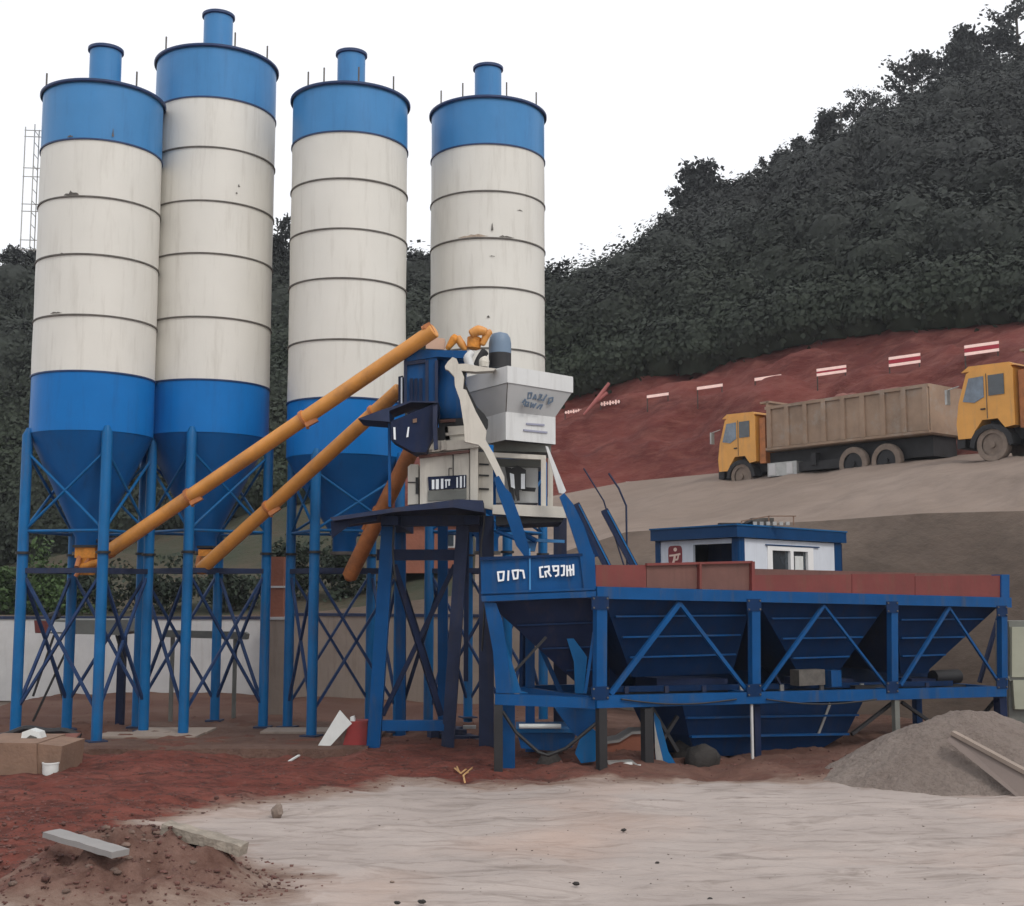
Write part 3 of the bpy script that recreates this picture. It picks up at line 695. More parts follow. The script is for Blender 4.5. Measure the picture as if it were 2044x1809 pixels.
# frames under the hood
Yf = 27.2
MB().slab([(985, 880), (1100, 888), (1100, 903), (985, 900)], Yf + .3, 1.2).build('upper_frame', 'dgrey', T)
MB().slab([(981, 903), (1090, 909), (1090, 918), (982, 912)], Yf, .2).slab([(1080, 917.5), (1090, 917.5), (1090, 1012), (1080, 1012)], Yf, .2).slab([(1094, 905), (1104, 918), (1104, 1012), (1094, 1012)], Yf + .5, .2).build('hoist_frame', 'beige', T)
MB().slab([(955, 902), (984, 905), (984, 1018), (955, 1012)], Yf + .35, .25).build('side_wall', 'beige', T)
m = MB()
for y in (925, 947, 974):
    m.slab([(956, y), (976, y + 1), (976, y + 4), (956, y + 3)], Yf + .3, .06)
m.build('wall_slots', 'black', T)
MB().slab([(990, 931), (1074, 934), (1074, 1004), (990, 1004)], Yf + .9, .8).build('hoist_winch', 'grey', T)
MB().slab([(985, 915), (1080, 919), (1080, 933), (985, 930)], Yf + .8, 1).build('winch_cover', 'dgrey', T)
MB().slab([(1008, 932), (1020, 934), (1028, 1000), (1018, 990)], Yf + .55, .15).slab([(1020, 936), (1032, 929), (1050, 938), (1050, 976), (1036, 977), (1037, 998), (1032, 998), (1026, 975)], Yf + .5, .2).slab([(1040, 972), (1070, 974), (1068, 981), (1042, 979)], Yf + .55, .15).build('winch_motor', 'black', T)
MB().slab([(1017.5, 944), (1026, 947), (1028, 976), (1020, 972)], Yf + .48, .03).slab([(1040, 946), (1048, 946), (1048, 976), (1040, 976)], Yf + .47, .03).build('motor_plates', 'letter', T)
MB().slab([(983, 1008), (1030, 1007), (1129, 1012), (1129, 1034), (1060, 1031), (983, 1026)], Yf - .15, .5).build('sill_beam', 'beige', T)
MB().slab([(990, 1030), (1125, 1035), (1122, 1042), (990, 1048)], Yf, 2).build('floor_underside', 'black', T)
# cream lever arm
MB().slab([(903, 713), (911, 716), (918, 733), (926, 752), (924, 776), (931, 779), (950, 822), (971, 860), (969, 878), (985, 905), (1007, 952), (1007, 972), (1000, 968), (984, 935), (965, 898), (955, 888), (928, 882), (926, 850), (918, 798), (908, 770), (907, 752), (895, 739), (889, 737), (888, 731), (894, 722)], 26.35, .18).build('lever_arm', 'beige', T)
MB().slab([(913, 727), (930, 726), (955, 731), (975, 734), (990, 736), (985, 740), (950, 742), (920, 740)], 26.5, .3).build('lever_pin', 'beige', T)
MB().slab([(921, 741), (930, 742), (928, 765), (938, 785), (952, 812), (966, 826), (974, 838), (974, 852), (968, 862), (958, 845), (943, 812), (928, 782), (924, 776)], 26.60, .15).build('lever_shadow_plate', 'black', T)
MB().slab([(986, 953), (996, 950), (1009, 974), (1020, 985), (1040, 1040), (1056, 1092), (1058, 1112), (1047, 1111), (1030, 1088), (1008, 1023), (992, 980)], 25.9, .16).build('lower_arm', 'pblue', T)
MB().slab([(1089, 890), (1094, 892), (1130, 980), (1125, 986), (1116, 984)], 26.5, .16).build('support_arm', 'grey', T)
# motors on top
Ym = 27.5
c = P(998, 700, Ym + .2); z0 = P(998, 733, Ym).z; z1 = P(998, 703, Ym).z; z2 = P(998, 661, Ym).z; rr = .252
MB().rev((c.x, c.y, 0), [(rr, z1), (rr, z2 - .25), (rr * .92, z2 - .12), (rr * .7, z2 - .03), (.02, z2 + .02)], 32).build('motor_dome', mat('dome_slate', (.13, .19, .27), .5, .06, 3), T)
MB().rev((c.x, c.y, 0), [(rr * 1.0, z0), (rr * 1.0, z1)], 32, True, True).build('motor_base', 'black', T)
def smooth_path(q, r, k=6):
    n = len(q); Q = []; R = []
    for i in range(n - 1):
        p0, p1, p2, p3 = q[max(i - 1, 0)], q[i], q[i + 1], q[min(i + 2, n - 1)]
        for j in range(k):
            t = j / k; Q.append(.5 * ((2 * p1) + (p2 - p0) * t + (2 * p0 - 5 * p1 + 4 * p2 - p3) * t * t + (3 * p1 - p0 - 3 * p2 + p3) * t ** 3)); R.append(r[i] * (1 - t) + r[i + 1] * t)
    Q.append(q[-1]); R.append(r[-1])
    R[0] *= .6; R[-1] *= .6
    return Q, R
def tb(pts, r, m, name, Y=Ym): return MB().tube(*smooth_path([P(a, b, Y) for a, b in pts], r if len(r) == len(pts) else [r[0]] * len(pts)), 16).build(name, m, T)
tb([(945, 698), (948, 672)], [.15, .17], 'ochre', 'drive_motor')
tb([(938, 668), (955, 660), (972, 664)], [.09, .12, .08], 'orange', 'drive_pulley', Ym - .15)
tb([(962, 690), (972, 668), (982, 662)], [.06, .09, .05], 'orange', 'drive_pulley', Ym - .1)
tb([(940, 735), (934, 715), (944, 702)], [.09, .10, .06], 'grey', 'hydraulic_hose', Ym - .3)
tb([(950, 733), (958, 715), (970, 700)], [.07, .08, .10], 'black', 'hydraulic_hose', Ym - .2)
tb([(966, 734), (967, 722), (974, 716)], [.10, .12, .07], 'beige', 'pump', Ym - .5)
tb([(892, 698), (906, 678), (912, 670)], [.05, .10, .07], 'ochre', 'small_motor')
tb([(912, 672), (922, 688), (930, 700)], [.08, .09, .05], 'orange', 'small_motor')
MB().slab([(850, 676), (858, 672), (888, 676), (886, 698), (850, 696)], Ym + .2, .5).build('inlet_box', mat('peach_paint', (.58, .38, .27), .6, .1, 2), T)
MB().tube([P(1070, 1080, 27.6), P(1030, 1058, 27.6), P(992, 1056, 27.4)], .06, 10).tube([P(1050, 1110, 27.4), P(1035, 1078, 27.4), P(990, 1060, 27.4)], .05, 10).build('hose', 'pblue', T)
MB().slab([(1040, 1074), (1127, 1078), (1127, 1084), (1040, 1080)], 27.6, .2).slab([(1045, 1080), (1072, 1082), (1068, 1100), (1050, 1100)], 27.8, .5).build('skip_bucket_rim', 'sblue', T)

for pts in ([(962, 1000), (966, 1045), (960, 1100), (968, 1180), (962, 1300)], [(780, 1012), (786, 1040), (784, 1100), (790, 1160)]):
    q = [P(a, b, 27.3) for a, b in pts]; MB().tube(*smooth_path(q, [.022] * len(q)), 8).build('power_cable', 'black', T)
# ------------------------------------------------------------------ aggregate batcher
Lc = P(1197, 1190, 25.0); Rc = P(2003, 1200, 30.5)
u2 = Vector((Rc.x - Lc.x, Rc.y - Lc.y, 0)).normalized(); n2 = Vector((-u2.y, u2.x, 0))
B = thing('aggregate_batcher', 'long blue steel aggregate bin frame with red side boards and white lettering panel', 'aggregate bins', (Lc.x + 5, Lc.y + 3, 0))
def L_(px, py, off=0.0):
    "point on the long front plane of the batcher (off = metres behind it), seen at px,py"
    dx = (px - CX) / F; dy = (CY - py) / F
    d = Vector((dx, cp - dy * sp, sp + dy * cp)); o = Vector((Lc.x, Lc.y, 0)) + n2 * off
    t = (o - Vector((0, 0, 0))).dot(n2) / d.dot(n2)
    return Vector((d.x * t, d.y * t, H0 + d.z * t))
def lb(m, a, b, w, h=None, off=0.0): return m.beam(L_(*a, off), L_(*b, off), w, h or w)
W2 = 3.0
# rails
for nm, a, b, w in (('top_rail', (1188, 1183), (2014, 1203), .24), ('bottom_rail', (1188, 1401), (2004, 1380), .24)):
    p, q = L_(*a), L_(*b)
    MB().beam(p, q, .16, w).build(nm, 'pblue', B)
    MB().beam(p + n2 * W2, q + n2 * W2, .16, w).build(nm, 'pblue', B)
    for t in (0, .36, .70, 1):
        r = p.lerp(q, t); MB().beam(r + n2 * .09, r + n2 * (W2 - .09), .14, w * .8).build('cross_beam', 'pblue', B)
posts = [(1198, 1192, 1396, .24), (1505, 1196, 1390, .22), (1781, 1200, 1384, .2), (2000, 1208, 1376, .2)]
for x, y0, y1, w in posts:
    p, q = L_(x, y0), L_(x + (1 if x > 1300 else -1), y1)
    MB().beam(p, q, w, .15, up=tuple(n2)).build('post', 'pblue', B)
    MB().beam(p + n2 * W2, q + n2 * W2, w, .15, up=tuple(n2)).build('post', 'hblue', B)
for a, b, c_ in (((1218, 1386), (1356, 1204), (1496, 1386)), ((1522, 1378), (1644, 1209), (1774, 1376)), ((1797, 1368), (1894, 1213), (1996, 1366))):
    m_ = .11 if a[0] < 1300 else .075
    MB().beam(L_(*a, .02), L_(*b, .02), m_, .07, up=tuple(n2)).build('diagonal_brace', 'pblue', B)
    MB().beam(L_(*b, .02), L_(*c_, .02), m_ * .7, .06, up=tuple(n2)).build('diagonal_brace', 'pblue', B)
MB().beam(L_(1995, 1226, W2 - .1), L_(1955, 1362, W2 - .1), .10, .08).build('diagonal_brace', 'dblue', B)
MB().beam(L_(1545, 1345, .9), L_(1566, 1380, .9), .05, .05).build('diagonal_brace', 'slate', B)
for x, y0, y1, w in posts:
    for yy in (y0 + 12, y1 - 12):
        c = L_(x, yy, -.085); MB().box(c, (w + .16, .02, .26), math.atan2(u2.y, u2.x)).build('gusset_plate', 'hblue', B)
        m = MB()
        for sx_ in (-1, 1):
            for sz_ in (-1, 1):
                b_ = c + u2 * (sx_ * (w / 2 + .04)) + Vector((0, 0, sz_ * .09)); m.tube([b_ + n2 * .0, b_ - n2 * .035], .018, 8)
        m.build('bolts', 'seam', B)
for a, b in ((1240, 1470), (1530, 1750)):
    pts = [L_(a + (b - a) * k / 10, 1396 + 10 * math.sin(math.pi * k / 10), -.12) for k in range(11)]
    MB().tube(pts, .018, 6).build('power_cable', 'black', B)
# hoppers: inverted pyramids hung under the top rail
def hopper(pxa, pxb, bxa, bxb, ytop, ybot, offs=(.14, 2.86), bo=(1.0, 2.0), lip=.0):
    t = [L_(pxa, ytop, offs[0]), L_(pxb, ytop, offs[0])]; zt_ = t[0].z
    def at(p, off0, off1, z): q = p + n2 * (off1 - off0); return Vector((q.x, q.y, z))
    b0 = L_(bxa, ybot, bo[0]); b1 = L_(bxb, ybot, bo[0]); zb_ = b0.z
    a = [Vector((t[0].x, t[0].y, zt_)), Vector((t[1].x, t[1].y, t[1].z)), at(t[1], 0, offs[1] - offs[0], t[1].z), at(t[0], 0, offs[1] - offs[0], zt_)]
    b = [b0, Vector((b1.x, b1.y, zb_)), at(b1, 0, bo[1] - bo[0], zb_), at(b0, 0, bo[1] - bo[0], zb_)]
    m = MB(); m.add(a + b, [(i, (i + 1) % 4, (i + 1) % 4 + 4, i + 4) for i in range(4)])
    h = m.build('hopper', 'hblue', B, smooth=False)
    rb = MB()
    for k in (.22, .48, .74):
        p, q = a[0].lerp(b[0], k), a[1].lerp(b[1], k); s_ = (q - p) * .03; nn = -n2 * .03
        rb.beam(p + s_ + nn, q - s_ + nn, .06, .035)
    rb.build('stiffening_ribs', 'pblue', h)
    return a, b
hA = hopper(1205, 1502, 1262, 1462, 1195, 1352)
hB = hopper(1512, 1776, 1598, 1668, 1200, 1352)
hC = hopper(1788, 1998, 1798, 1848, 1206, 1345)
p, q = L_(1206, 1190, 2.6), L_(1850, 1200, 2.6); p2, q2 = L_(1206, 1400, 2.6), L_(1850, 1392, 2.6)
MB().prism([p, q, Vector((q.x, q.y, q2.z)), Vector((p.x, p.y, p2.z))], n2 * .05).build('back_sheet', 'hblue', B)
for x in (1503, 1779):
    a, b = L_(x, 1196, .2), L_(x, 1340, .9); MB().prism([a, a + n2 * 2.5, Vector((b.x, b.y, b.z)) + n2 * 1.6, b], u2 * .05).build('partition', 'dblue', B)
# gates, belt conveyor under the hoppers
for x0, x1 in ((1290, 1430), (1590, 1680), (1795, 1860)):
    g = MB().beam(L_(x0, 1362, 1.5), L_(x1, 1362, 1.5), .8, .22).build('discharge_gate', 'dblue', B)
MB().beam(L_(1230, 1381, 1.5), L_(1900, 1369, 1.5), .9, .10).build('belt', 'black', B)
m = MB(); p, q = L_(1225, 1376, .95), L_(1900, 1364, .95)
m.beam(p, q, .07, .12); p2, q2 = L_(1225, 1392, .95), L_(1900, 1378, .95); m.beam(p2, q2, .06, .08).build('belt_frame', 'hblue', B)
for x in (1250, 1330, 1405, 1480, 1560, 1640, 1720, 1850):
    MB().box(L_(x, 1378 - (x - 1230) * .015, .9), (.10, .05, .14), math.atan2(u2.y, u2.x)).build('roller_bracket', 'slate' if x % 20 else 'tank', B)
MB().beam(L_(1702, 1374, .7), L_(1770, 1372, .7), .16, .12).build('drive_motor', 'black', B)
MB().tube([L_(1862, 1352, 1.2), L_(1912, 1350, 1.2)], .17, 18).build('drive_motor', 'black', B)
MB().box(L_(1612, 1352, .6), (.75, .3, .34), math.atan2(u2.y, u2.x)).build('gearbox', 'seam', B)
MB().box(L_(1662, 1354, .6), (.3, .25, .36), math.atan2(u2.y, u2.x)).build('gearbox', 'pblue', B)
# red / brown side boards standing on the top rail
def board(a, b, ya0, yb0, ya1, yb1, m, off=.02, th=.05):
    p = [L_(a, ya1, off), L_(b, yb1, off), L_(b, yb0, off), L_(a, ya0, off)]
    return MB().prism(p, n2 * th).build('side_board', m, B)
board(1189, 1290, 1128, 1128, 1171, 1173, 'redboard')
board(1291, 1390, 1128, 1126, 1173, 1176, 'brownboard')
board(1399, 1496, 1126, 1123, 1176, 1179, 'brownboard')
board(1506, 1700, 1148, 1147, 1181, 1186, 'redboard')
board(1701, 1826, 1146, 1146, 1186, 1190, 'redboard', .024)
board(1827, 1998, 1150, 1149, 1190, 1194, 'redboard')
MB().beam(L_(1396, 1124, -.02), L_(1396, 1176, -.02), .06, .10, up=tuple(n2)).beam(L_(1501, 1121, -.02), L_(1501, 1180, -.02), .08, .10, up=tuple(n2)).beam(L_(1290, 1127, -.01), L_(1500, 1122, -.01), .08, .05).build('board_frame', 'redboard', B)
MB().prism([L_(1999, 1147, -.02), L_(2015, 1147, -.02), L_(2015, 1212, -.02), L_(1999, 1212, -.02)], n2 * .3).build('end_post', 'pblue', B)
# back and end boards
p, q = L_(1189, 1150, W2), L_(2010, 1166, W2)
MB().beam(p, q, .05, .5).build('side_board', 'brownboard', B)
MB().beam(L_(2008, 1172, .28), L_(2008, 1172, .28) + n2 * 2.6, .05, .45).build('side_board', 'redboard', B)
# legs under bottom rail
def gleg(px, y0, off, w, m):
    p = L_(px, y0, off); return MB().beam(p, Vector((p.x, p.y, -.3)), w, w * .8, up=tuple(n2)).build('leg', m, B)
gleg(1200, 1412, 0, .18, 'black'); gleg(1291, 1414, 0, .20, 'black'); gleg(1500, 1406, 0, .05, 'concrete'); gleg(1508, 1408, .2, .16, 'dblue')
gleg(1787, 1396, 0, .14, 'dgrey'); gleg(1996, 1390, .05, .24, 'dblue'); gleg(1340, 1404, W2, .2, 'hblue'); gleg(1600, 1400, W2, .2, 'hblue'); gleg(1830, 1395, W2, .2, 'hblue')
for a, b, o_ in (((1300, 1412), (1352, 1500), .3), ((1352, 1430), (1308, 1500), .3), ((1783, 1402), (1700, 1466), .2), ((1800, 1402), (1852, 1438), .2), ((1990, 1394), (1960, 1430), .3)):
    MB().beam(L_(*a, o_), L_(*b, o_), .07, .07).build('diagonal_brace', 'black', B)
# weigh hopper hanging under the middle
c0 = L_(1545, 1412, 1.3)
def wq(px, y, off): return L_(px, y, off)
wt = [wq(1362, 1408, .5), wq(1722, 1402, .5), wq(1722, 1402, .5) + n2 * 2, wq(1362, 1408, .5) + n2 * 2]
wm = [wq(1376, 1470, .62), wq(1690, 1465, .62), wq(1690, 1465, .62) + n2 * 1.7, wq(1376, 1470, .62) + n2 * 1.7]
wb = [wq(1392, 1512, .8), wq(1630, 1500, .8), wq(1630, 1500, .8) + n2 * 1.4, wq(1392, 1512, .8) + n2 * 1.4]
m = MB(); m.add(wt + wm + wb, [(i + k, (i + 1) % 4 + k, (i + 1) % 4 + 4 + k, i + 4 + k) for i in range(4) for k in (0, 4)] + [(11, 10, 9, 8)])
wh = m.build('weigh_hopper', 'hblue', B, smooth=False)
m = MB(); m.beam(wm[0] - n2 * .04, wm[1] - n2 * .04, .10, .05); m.beam(wt[0].lerp(wm[0], .4) - n2 * .05, wt[1].lerp(wm[1], .4) - n2 * .05, .08, .04).build('stiffening_ribs', 'pblue', wh)
MB().beam(wt[0].lerp(wt[1], .8) - n2 * .04, wm[0].lerp(wm[1], .8) - n2 * .04, .04, .05).build('seam_strip', 'tank', wh)
# --- lettering bay at the left end (faces the camera)
Yt = 24.95
MB().slab([(959, 1118), (1187, 1107), (1190, 1180), (961, 1190)], Yt, .10).build('lettering_panel', 'pblue', B)
MB().slab([(958, 1112), (1060, 1109), (1152, 1105), (1163, 1105), (1163, 1110), (1060, 1114), (958, 1119)], Yt - .06, .20).build('panel_cap', 'hblue', B)
MB().slab([(1135, 1040), (1117, 992), (1126, 984), (1144, 1006), (1165, 1049), (1187, 1112), (1190, 1176), (1166, 1178), (1157, 1108)], Yt - .05, .14).build('support_arm', 'pblue', B)
MB().slab([(1144, 1012), (1153, 1018), (1196, 1110), (1187, 1112)], Yt + .15, .3).build('support_arm', 'hblue', B)
MB().slab([(1056, 1095), (1059, 1095), (1060, 1178), (1056, 1178)], Yt - .04, .04).build('panel_rib', 'sblue', B)
MB().slab([(960, 1181), (1188, 1173), (1188, 1178), (960, 1186)], Yt - .06, .06).slab([(960, 1190), (1190, 1180), (1190, 1192), (962, 1201)], Yt - .08, .14).build('panel_foot', 'pblue', B)
Yl = Yt - .02
lt = MB(); w = .036
Zx = lambda zx: 633 + zx * .31
Zy = lambda zy: 615 + zy * .31
def st(*pp, closed=False): lt.stroke([(Zx(a), Zy(b)) for a, b in pp], Yl, w, .03, closed)
st((1164, 1702), (1203, 1698), (1198, 1752), (1170, 1756), closed=True)
st((1232, 1694), (1230, 1752))
st((1258, 1692), (1268, 1744), (1290, 1740), (1294, 1688)); st((1258, 1692), (1294, 1688))
st((1306, 1690), (1326, 1692), (1334, 1738))
st((1452, 1668), (1434, 1672), (1438, 1732), (1456, 1730))
st((1466, 1668), (1492, 1664), (1494, 1692), (1468, 1700), (1474, 1730)); st((1484, 1698), (1504, 1726))
st((1516, 1664), (1552, 1662), (1552, 1718), (1536, 1726)); st((1520, 1664), (1524, 1692), (1550, 1690))
st((1572, 1662), (1590, 1660), (1588, 1718), (1574, 1722))
st((1608, 1662), (1610, 1724)); st((1608, 1690), (1646, 1684)); st((1626, 1660), (1632, 1722)); st((1648, 1654), (1650, 1718))
lt.build('lettering', 'letter', B)
# left bay hopper + frame
tl, tr = P(972, 1202, 25.2), P(1188, 1194, 25.2)
bl, br = P(1160, 1372, 26.0), P(1196, 1372, 26.0)
m = MB(); e = Vector((0, 2.6, 0)); e2 = Vector((0, 1.0, 0))
m.add([tl, tr, tr + e, tl + e, bl, br, br + e2, bl + e2], [(i, (i + 1) % 4, (i + 1) % 4 + 4, i + 4) for i in range(4)])
h = m.build('hopper', 'dblue', B, smooth=False)
m = MB()
for k in (.27, .54, .8):
    p, q = tl.lerp(bl, k), tr.lerp(br, k); m.beam(p + Vector((.08, -.03, 0)), q + Vector((-.05, -.03, 0)), .05, .03)
m.build('stiffening_ribs', 'hblue', h)
MB().slab([(988, 1385), (1190, 1394), (1190, 1415), (988, 1407)], Yt, .2).build('bottom_rail', 'pblue', B)
MB().slab([(966, 1202), (990, 1204), (1003, 1240), (1012, 1300), (1022, 1384), (990, 1384), (984, 1300)], Yt + .02, .16).build('leg_plate', 'pblue', B)
MB().slab([(992, 1240), (1002, 1260), (1040, 1380), (1054, 1384), (1018, 1384)], Yt + .22, .12).build('leg_plate', 'legblue', B)
MB().slab([(1126, 1258), (1140, 1268), (1164, 1300), (1172, 1312), (1165, 1384), (1148, 1384), (1146, 1322), (1136, 1290)], Yt + .6, .15).build('leg_plate', 'legblue', B)
MB().beam(P(1168, 1384, Yt + .1), P(1186, 1262, Yt + .1), .06, .05).build('diagonal_brace', 'pblue', B)
MB().beam(P(1022, 1346, Yt + .3), P(1090, 1272, Yt + .3), .06, .05).build('diagonal_brace', 'black', B)
MB().beam(P(1078, 1290, 27), P(1120, 1384, 27), .12, .1).beam(P(1058, 1262, 27.4), P(1058, 1500, 27.4), .2, .2).build('leg', 'pblue', B)
MB().beam(P(995, 1407, Yt + .05), Vector((P(995, 1407, Yt + .05).x, Yt + .05, -.35)), .17, .15).build('leg', 'black', B)
MB().beam(P(1016, 1407, Yt + .5), Vector((P(1016, 1407, Yt + .5).x, Yt + .5, -.35)), .24, .2).build('leg', 'pblue', B)
MB().slab([(1205, 1410), (1209, 1412), (1209, 1545), (1203, 1545)], 25.0, .12).build('post_face', 'brownboard', B)
MB().tube([P(1003, 1420, 25.05), P(1030, 1462, 25.05), P(1075, 1502, 25.05), P(1094, 1508, 25.05), P(1130, 1494, 25.05), P(1195, 1440, 25.05)], .035, 8).build('hanging_rod', 'black', B)
MB().slab([(1106, 1412), (1190, 1416), (1190, 1440), (1158, 1475), (1140, 1460)], 25.6, .12).build('gusset', 'pblue', B)
MB().slab([(1160, 1470), (1180, 1452), (1198, 1468), (1200, 1490), (1188, 1520), (1160, 1524), (1148, 1505)], 25.4, .14).build('guard_plate', 'legblue', B)
MB().slab([(1306, 1422), (1318, 1440), (1334, 1500), (1352, 1530), (1342, 1536), (1310, 1537)], 25.9, .14).build('guard_plate', 'legblue', B)
MB().slab([(1306, 1440), (1312, 1470), (1328, 1536), (1312, 1537), (1308, 1500)], 25.86, .04).build('guard_edge', 'tank', B)
# skip bucket low behind the left bay
c = thing('skip_bucket', 'low blue skip bucket with pale rim below the lettering panel', 'bucket', P(1090, 1500, 26.6))
MB().slab([(1032, 1462), (1150, 1462), (1142, 1492), (1112, 1500), (1040, 1494)], 26.3, 1.2).build('tub', 'pblue', c)
MB().slab([(1030, 1455), (1152, 1455), (1152, 1463), (1030, 1463)], 26.2, 1.4).build('rim', 'legblue', c)
MB().tube([P(1036, 1450, 26.1), P(1120, 1450, 26.1)], .05, 10).build('axle', 'plastic', c)
# skip rails climbing to the hood
RL = thing('skip_hoist_rails', 'two sloping dark blue hoist rails right of the mixer tower above red boards', 'rails', P(1215, 1400, 28))
for a, b, Y0, Y1, w in (((1222, 1150), (1150, 1008), 26.9, 27.8, .17), ((1276, 1150), (1207, 1020), 27.6, 28.5, .17)):
    MB().beam(P(*a, Y0), P(*b, Y1), w, .12, up=(0, 1, 0)).build('rail', 'dblue', RL)
    MB().beam(P(a[0] + 6, a[1], Y0 - .08), P(b[0] + 6, b[1], Y1 - .08), .03, .05, up=(0, 1, 0)).build('rail_edge', 'legblue', RL)
    MB().beam(P(a[0], a[1], Y0), P(a[0], a[1] + 220, Y0 + .3), .14).build('rail_post', 'hblue', RL)
MB().tube([P(1165, 935, 29), P(1205, 1000, 29), P(1252, 1150, 29)], .02, 6).tube([P(1215, 945, 29), P(1235, 975, 29), P(1250, 1010, 29), P(1252, 1150, 29)], .025, 6).build('guide_cable', 'slate', RL)

# ------------------------------------------------------------------ control cabin
Kn = P(1474, 1100, 33.5); Kl = P(1312, 1100, 36.2); Kr = P(1678, 1100, 37.6)
kn, kl, kr = (Vector((a.x, a.y, 0)) for a in (Kn, Kl, Kr)); kb = kl + kr - kn
K = thing('control_cabin', 'white and blue site cabin with red figure sign, behind the red side boards', 'cabin', ((kn + kb) / 2))
zR = P(1474, 1057, 33.5).z; zF = 2.55
def rect(m, a, b, u0, u1, z0, z1, th=.04, out=0.0):
    nrm = (b - a).cross(Vector((0, 0, 1))).normalized()
    if nrm.y > 0: nrm = -nrm
    p = a.lerp(b, u0) + nrm * out; q = a.lerp(b, u1) + nrm * out
    return m.prism([Vector((p.x, p.y, z0)), Vector((q.x, q.y, z0)), Vector((q.x, q.y, z1)), Vector((p.x, p.y, z1))], -nrm * th)
zw1 = P(1474, 1074, 33.5).z
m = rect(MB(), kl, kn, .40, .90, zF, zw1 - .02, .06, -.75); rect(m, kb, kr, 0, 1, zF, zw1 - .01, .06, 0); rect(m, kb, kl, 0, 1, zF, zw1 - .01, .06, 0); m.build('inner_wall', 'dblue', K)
m = rect(MB(), kl, kn, .045, .46, zF, zw1, .08); rect(m, kl, kn, .46, .93, zw1 - .13, zw1, .08).build('front_wall', 'white2', K)
m = MB(); rect(m, kn, kr, .05, .26, zF, zw1, .08); rect(m, kn, kr, .70, .93, zF, zw1, .08); rect(m, kn, kr, .26, .70, zw1 - .16, zw1, .08)
m.build('side_wall', 'white2', K)
for a, b, u0, u1 in ((kl, kn, -.02, .045), (kl, kn, .93, 1.0), (kn, kr, 0, .05), (kn, kr, .93, 1.0)):
    rect(MB(), a, b, u0, u1, zF - 2.6, zR, .14, .02).build('corner_post', 'cabblue', K)
ex = 1.05; cc = (kn + kb) / 2
rf = [cc + (p - cc) * 1.07 for p in (kn, kr, kb, kl)]
m = MB(); m.prism([Vector((p.x, p.y, zw1 + .02)) for p in rf], (0, 0, zR - zw1 + .08)); m.build('roof', 'cabblue', K)
m = MB(); rf2 = [cc + (p - cc) * 1.085 for p in (kn, kr, kb, kl)]; m.prism([Vector((p.x, p.y, zR + .103)) for p in rf2], (0, 0, .04)); m.build('roof_edge', 'legblue', K)
wn = MB(); rect(wn, kn, kr, .255, .30, zF, zw1 - .17, .10, .03); rect(wn, kn, kr, .645, .70, zF, zw1 - .26, .10, .03); rect(wn, kn, kr, .255, .70, zw1 - .29, zw1 - .17, .10, .031); rect(wn, kn, kr, .47, .50, zF, zw1 - .29, .10, .035)
wn = wn.build('window', 'winwhite', K)
rect(MB(), kn, kr, .30, .645, zF, zw1 - .29, .02, -.05).build('pane', 'glass', wn)
m = MB(); rect(m, kn, kr, .53, .61, zF + .2, zw1 - .42, .02, -.02); m.build('reflected_sheet', 'plastic', wn)
rect(MB(), kn, kr, .24, .76, zw1 - .16, zw1 - .13, .10, .05).build('window_hood', 'cabblue', K)
# desk things seen in the open bay
m = MB(); rect(m, kl, kn, .5, .66, zF, zw1 - .72, .3, -.2); m.build('papers', 'plastic', K)
m = MB(); rect(m, kl, kn, .72, .90, zF, zw1 - .74, .3, -.2); m.build('desk_box', 'brownboard', K)
# red sign with pale figure
def kp(u, z, out): 
    nrm = (kn - kl).cross(Vector((0, 0, 1))).normalized(); nrm = -nrm if nrm.y > 0 else nrm
    p = kl.lerp(kn, u) + nrm * out; return Vector((p.x, p.y, z))
nrmK = (kp(0, 0, 1) - kp(0, 0, 0))
zc1 = P(1354, 1107, 34.8).z; s_ = .26
m = MB(); outl = []
for a in range(24):
    t = a / 24 * 2 * math.pi; e = .38
    cx_ = math.copysign(abs(math.cos(t)) ** e, math.cos(t)) * .088; cz_ = math.copysign(abs(math.sin(t)) ** e, math.sin(t)) * .27
    outl.append(kp(.235 + cx_, zc1 + cz_, .012))
m.prism(outl, -nrmK * .03); sg = m.build('figure_sign', 'logored', K)
m = MB(); m.prism([kp(.24 + .022 * math.cos(t / 12 * 6.283), zc1 + .16 + .055 * math.sin(t / 12 * 6.283), .018) for t in range(12)], -nrmK * .02)
def ks(pts, w=.05):
    for a, b in zip(pts, pts[1:]): m.beam(kp(a[0], zc1 + a[1], .016), kp(b[0], zc1 + b[1], .016), .02, w)
ks([(.165, -.01), (.23, -.0), (.305, .03)], .05); ks([(.235, -.02), (.225, -.14), (.205, -.28)], .08); ks([(.235, -.13), (.27, -.12), (.282, 0)], .05)
m.build('figure', 'logopink', sg)
# plinth carrying the cabin
pl = [cc + (p - cc) * .97 for p in (kn, kr, kb, kl)]
MB().prism([Vector((p.x, p.y, -.3)) for p in pl], (0, 0, zF + .28)).build('plinth', 'taupewall', K, smooth=False)
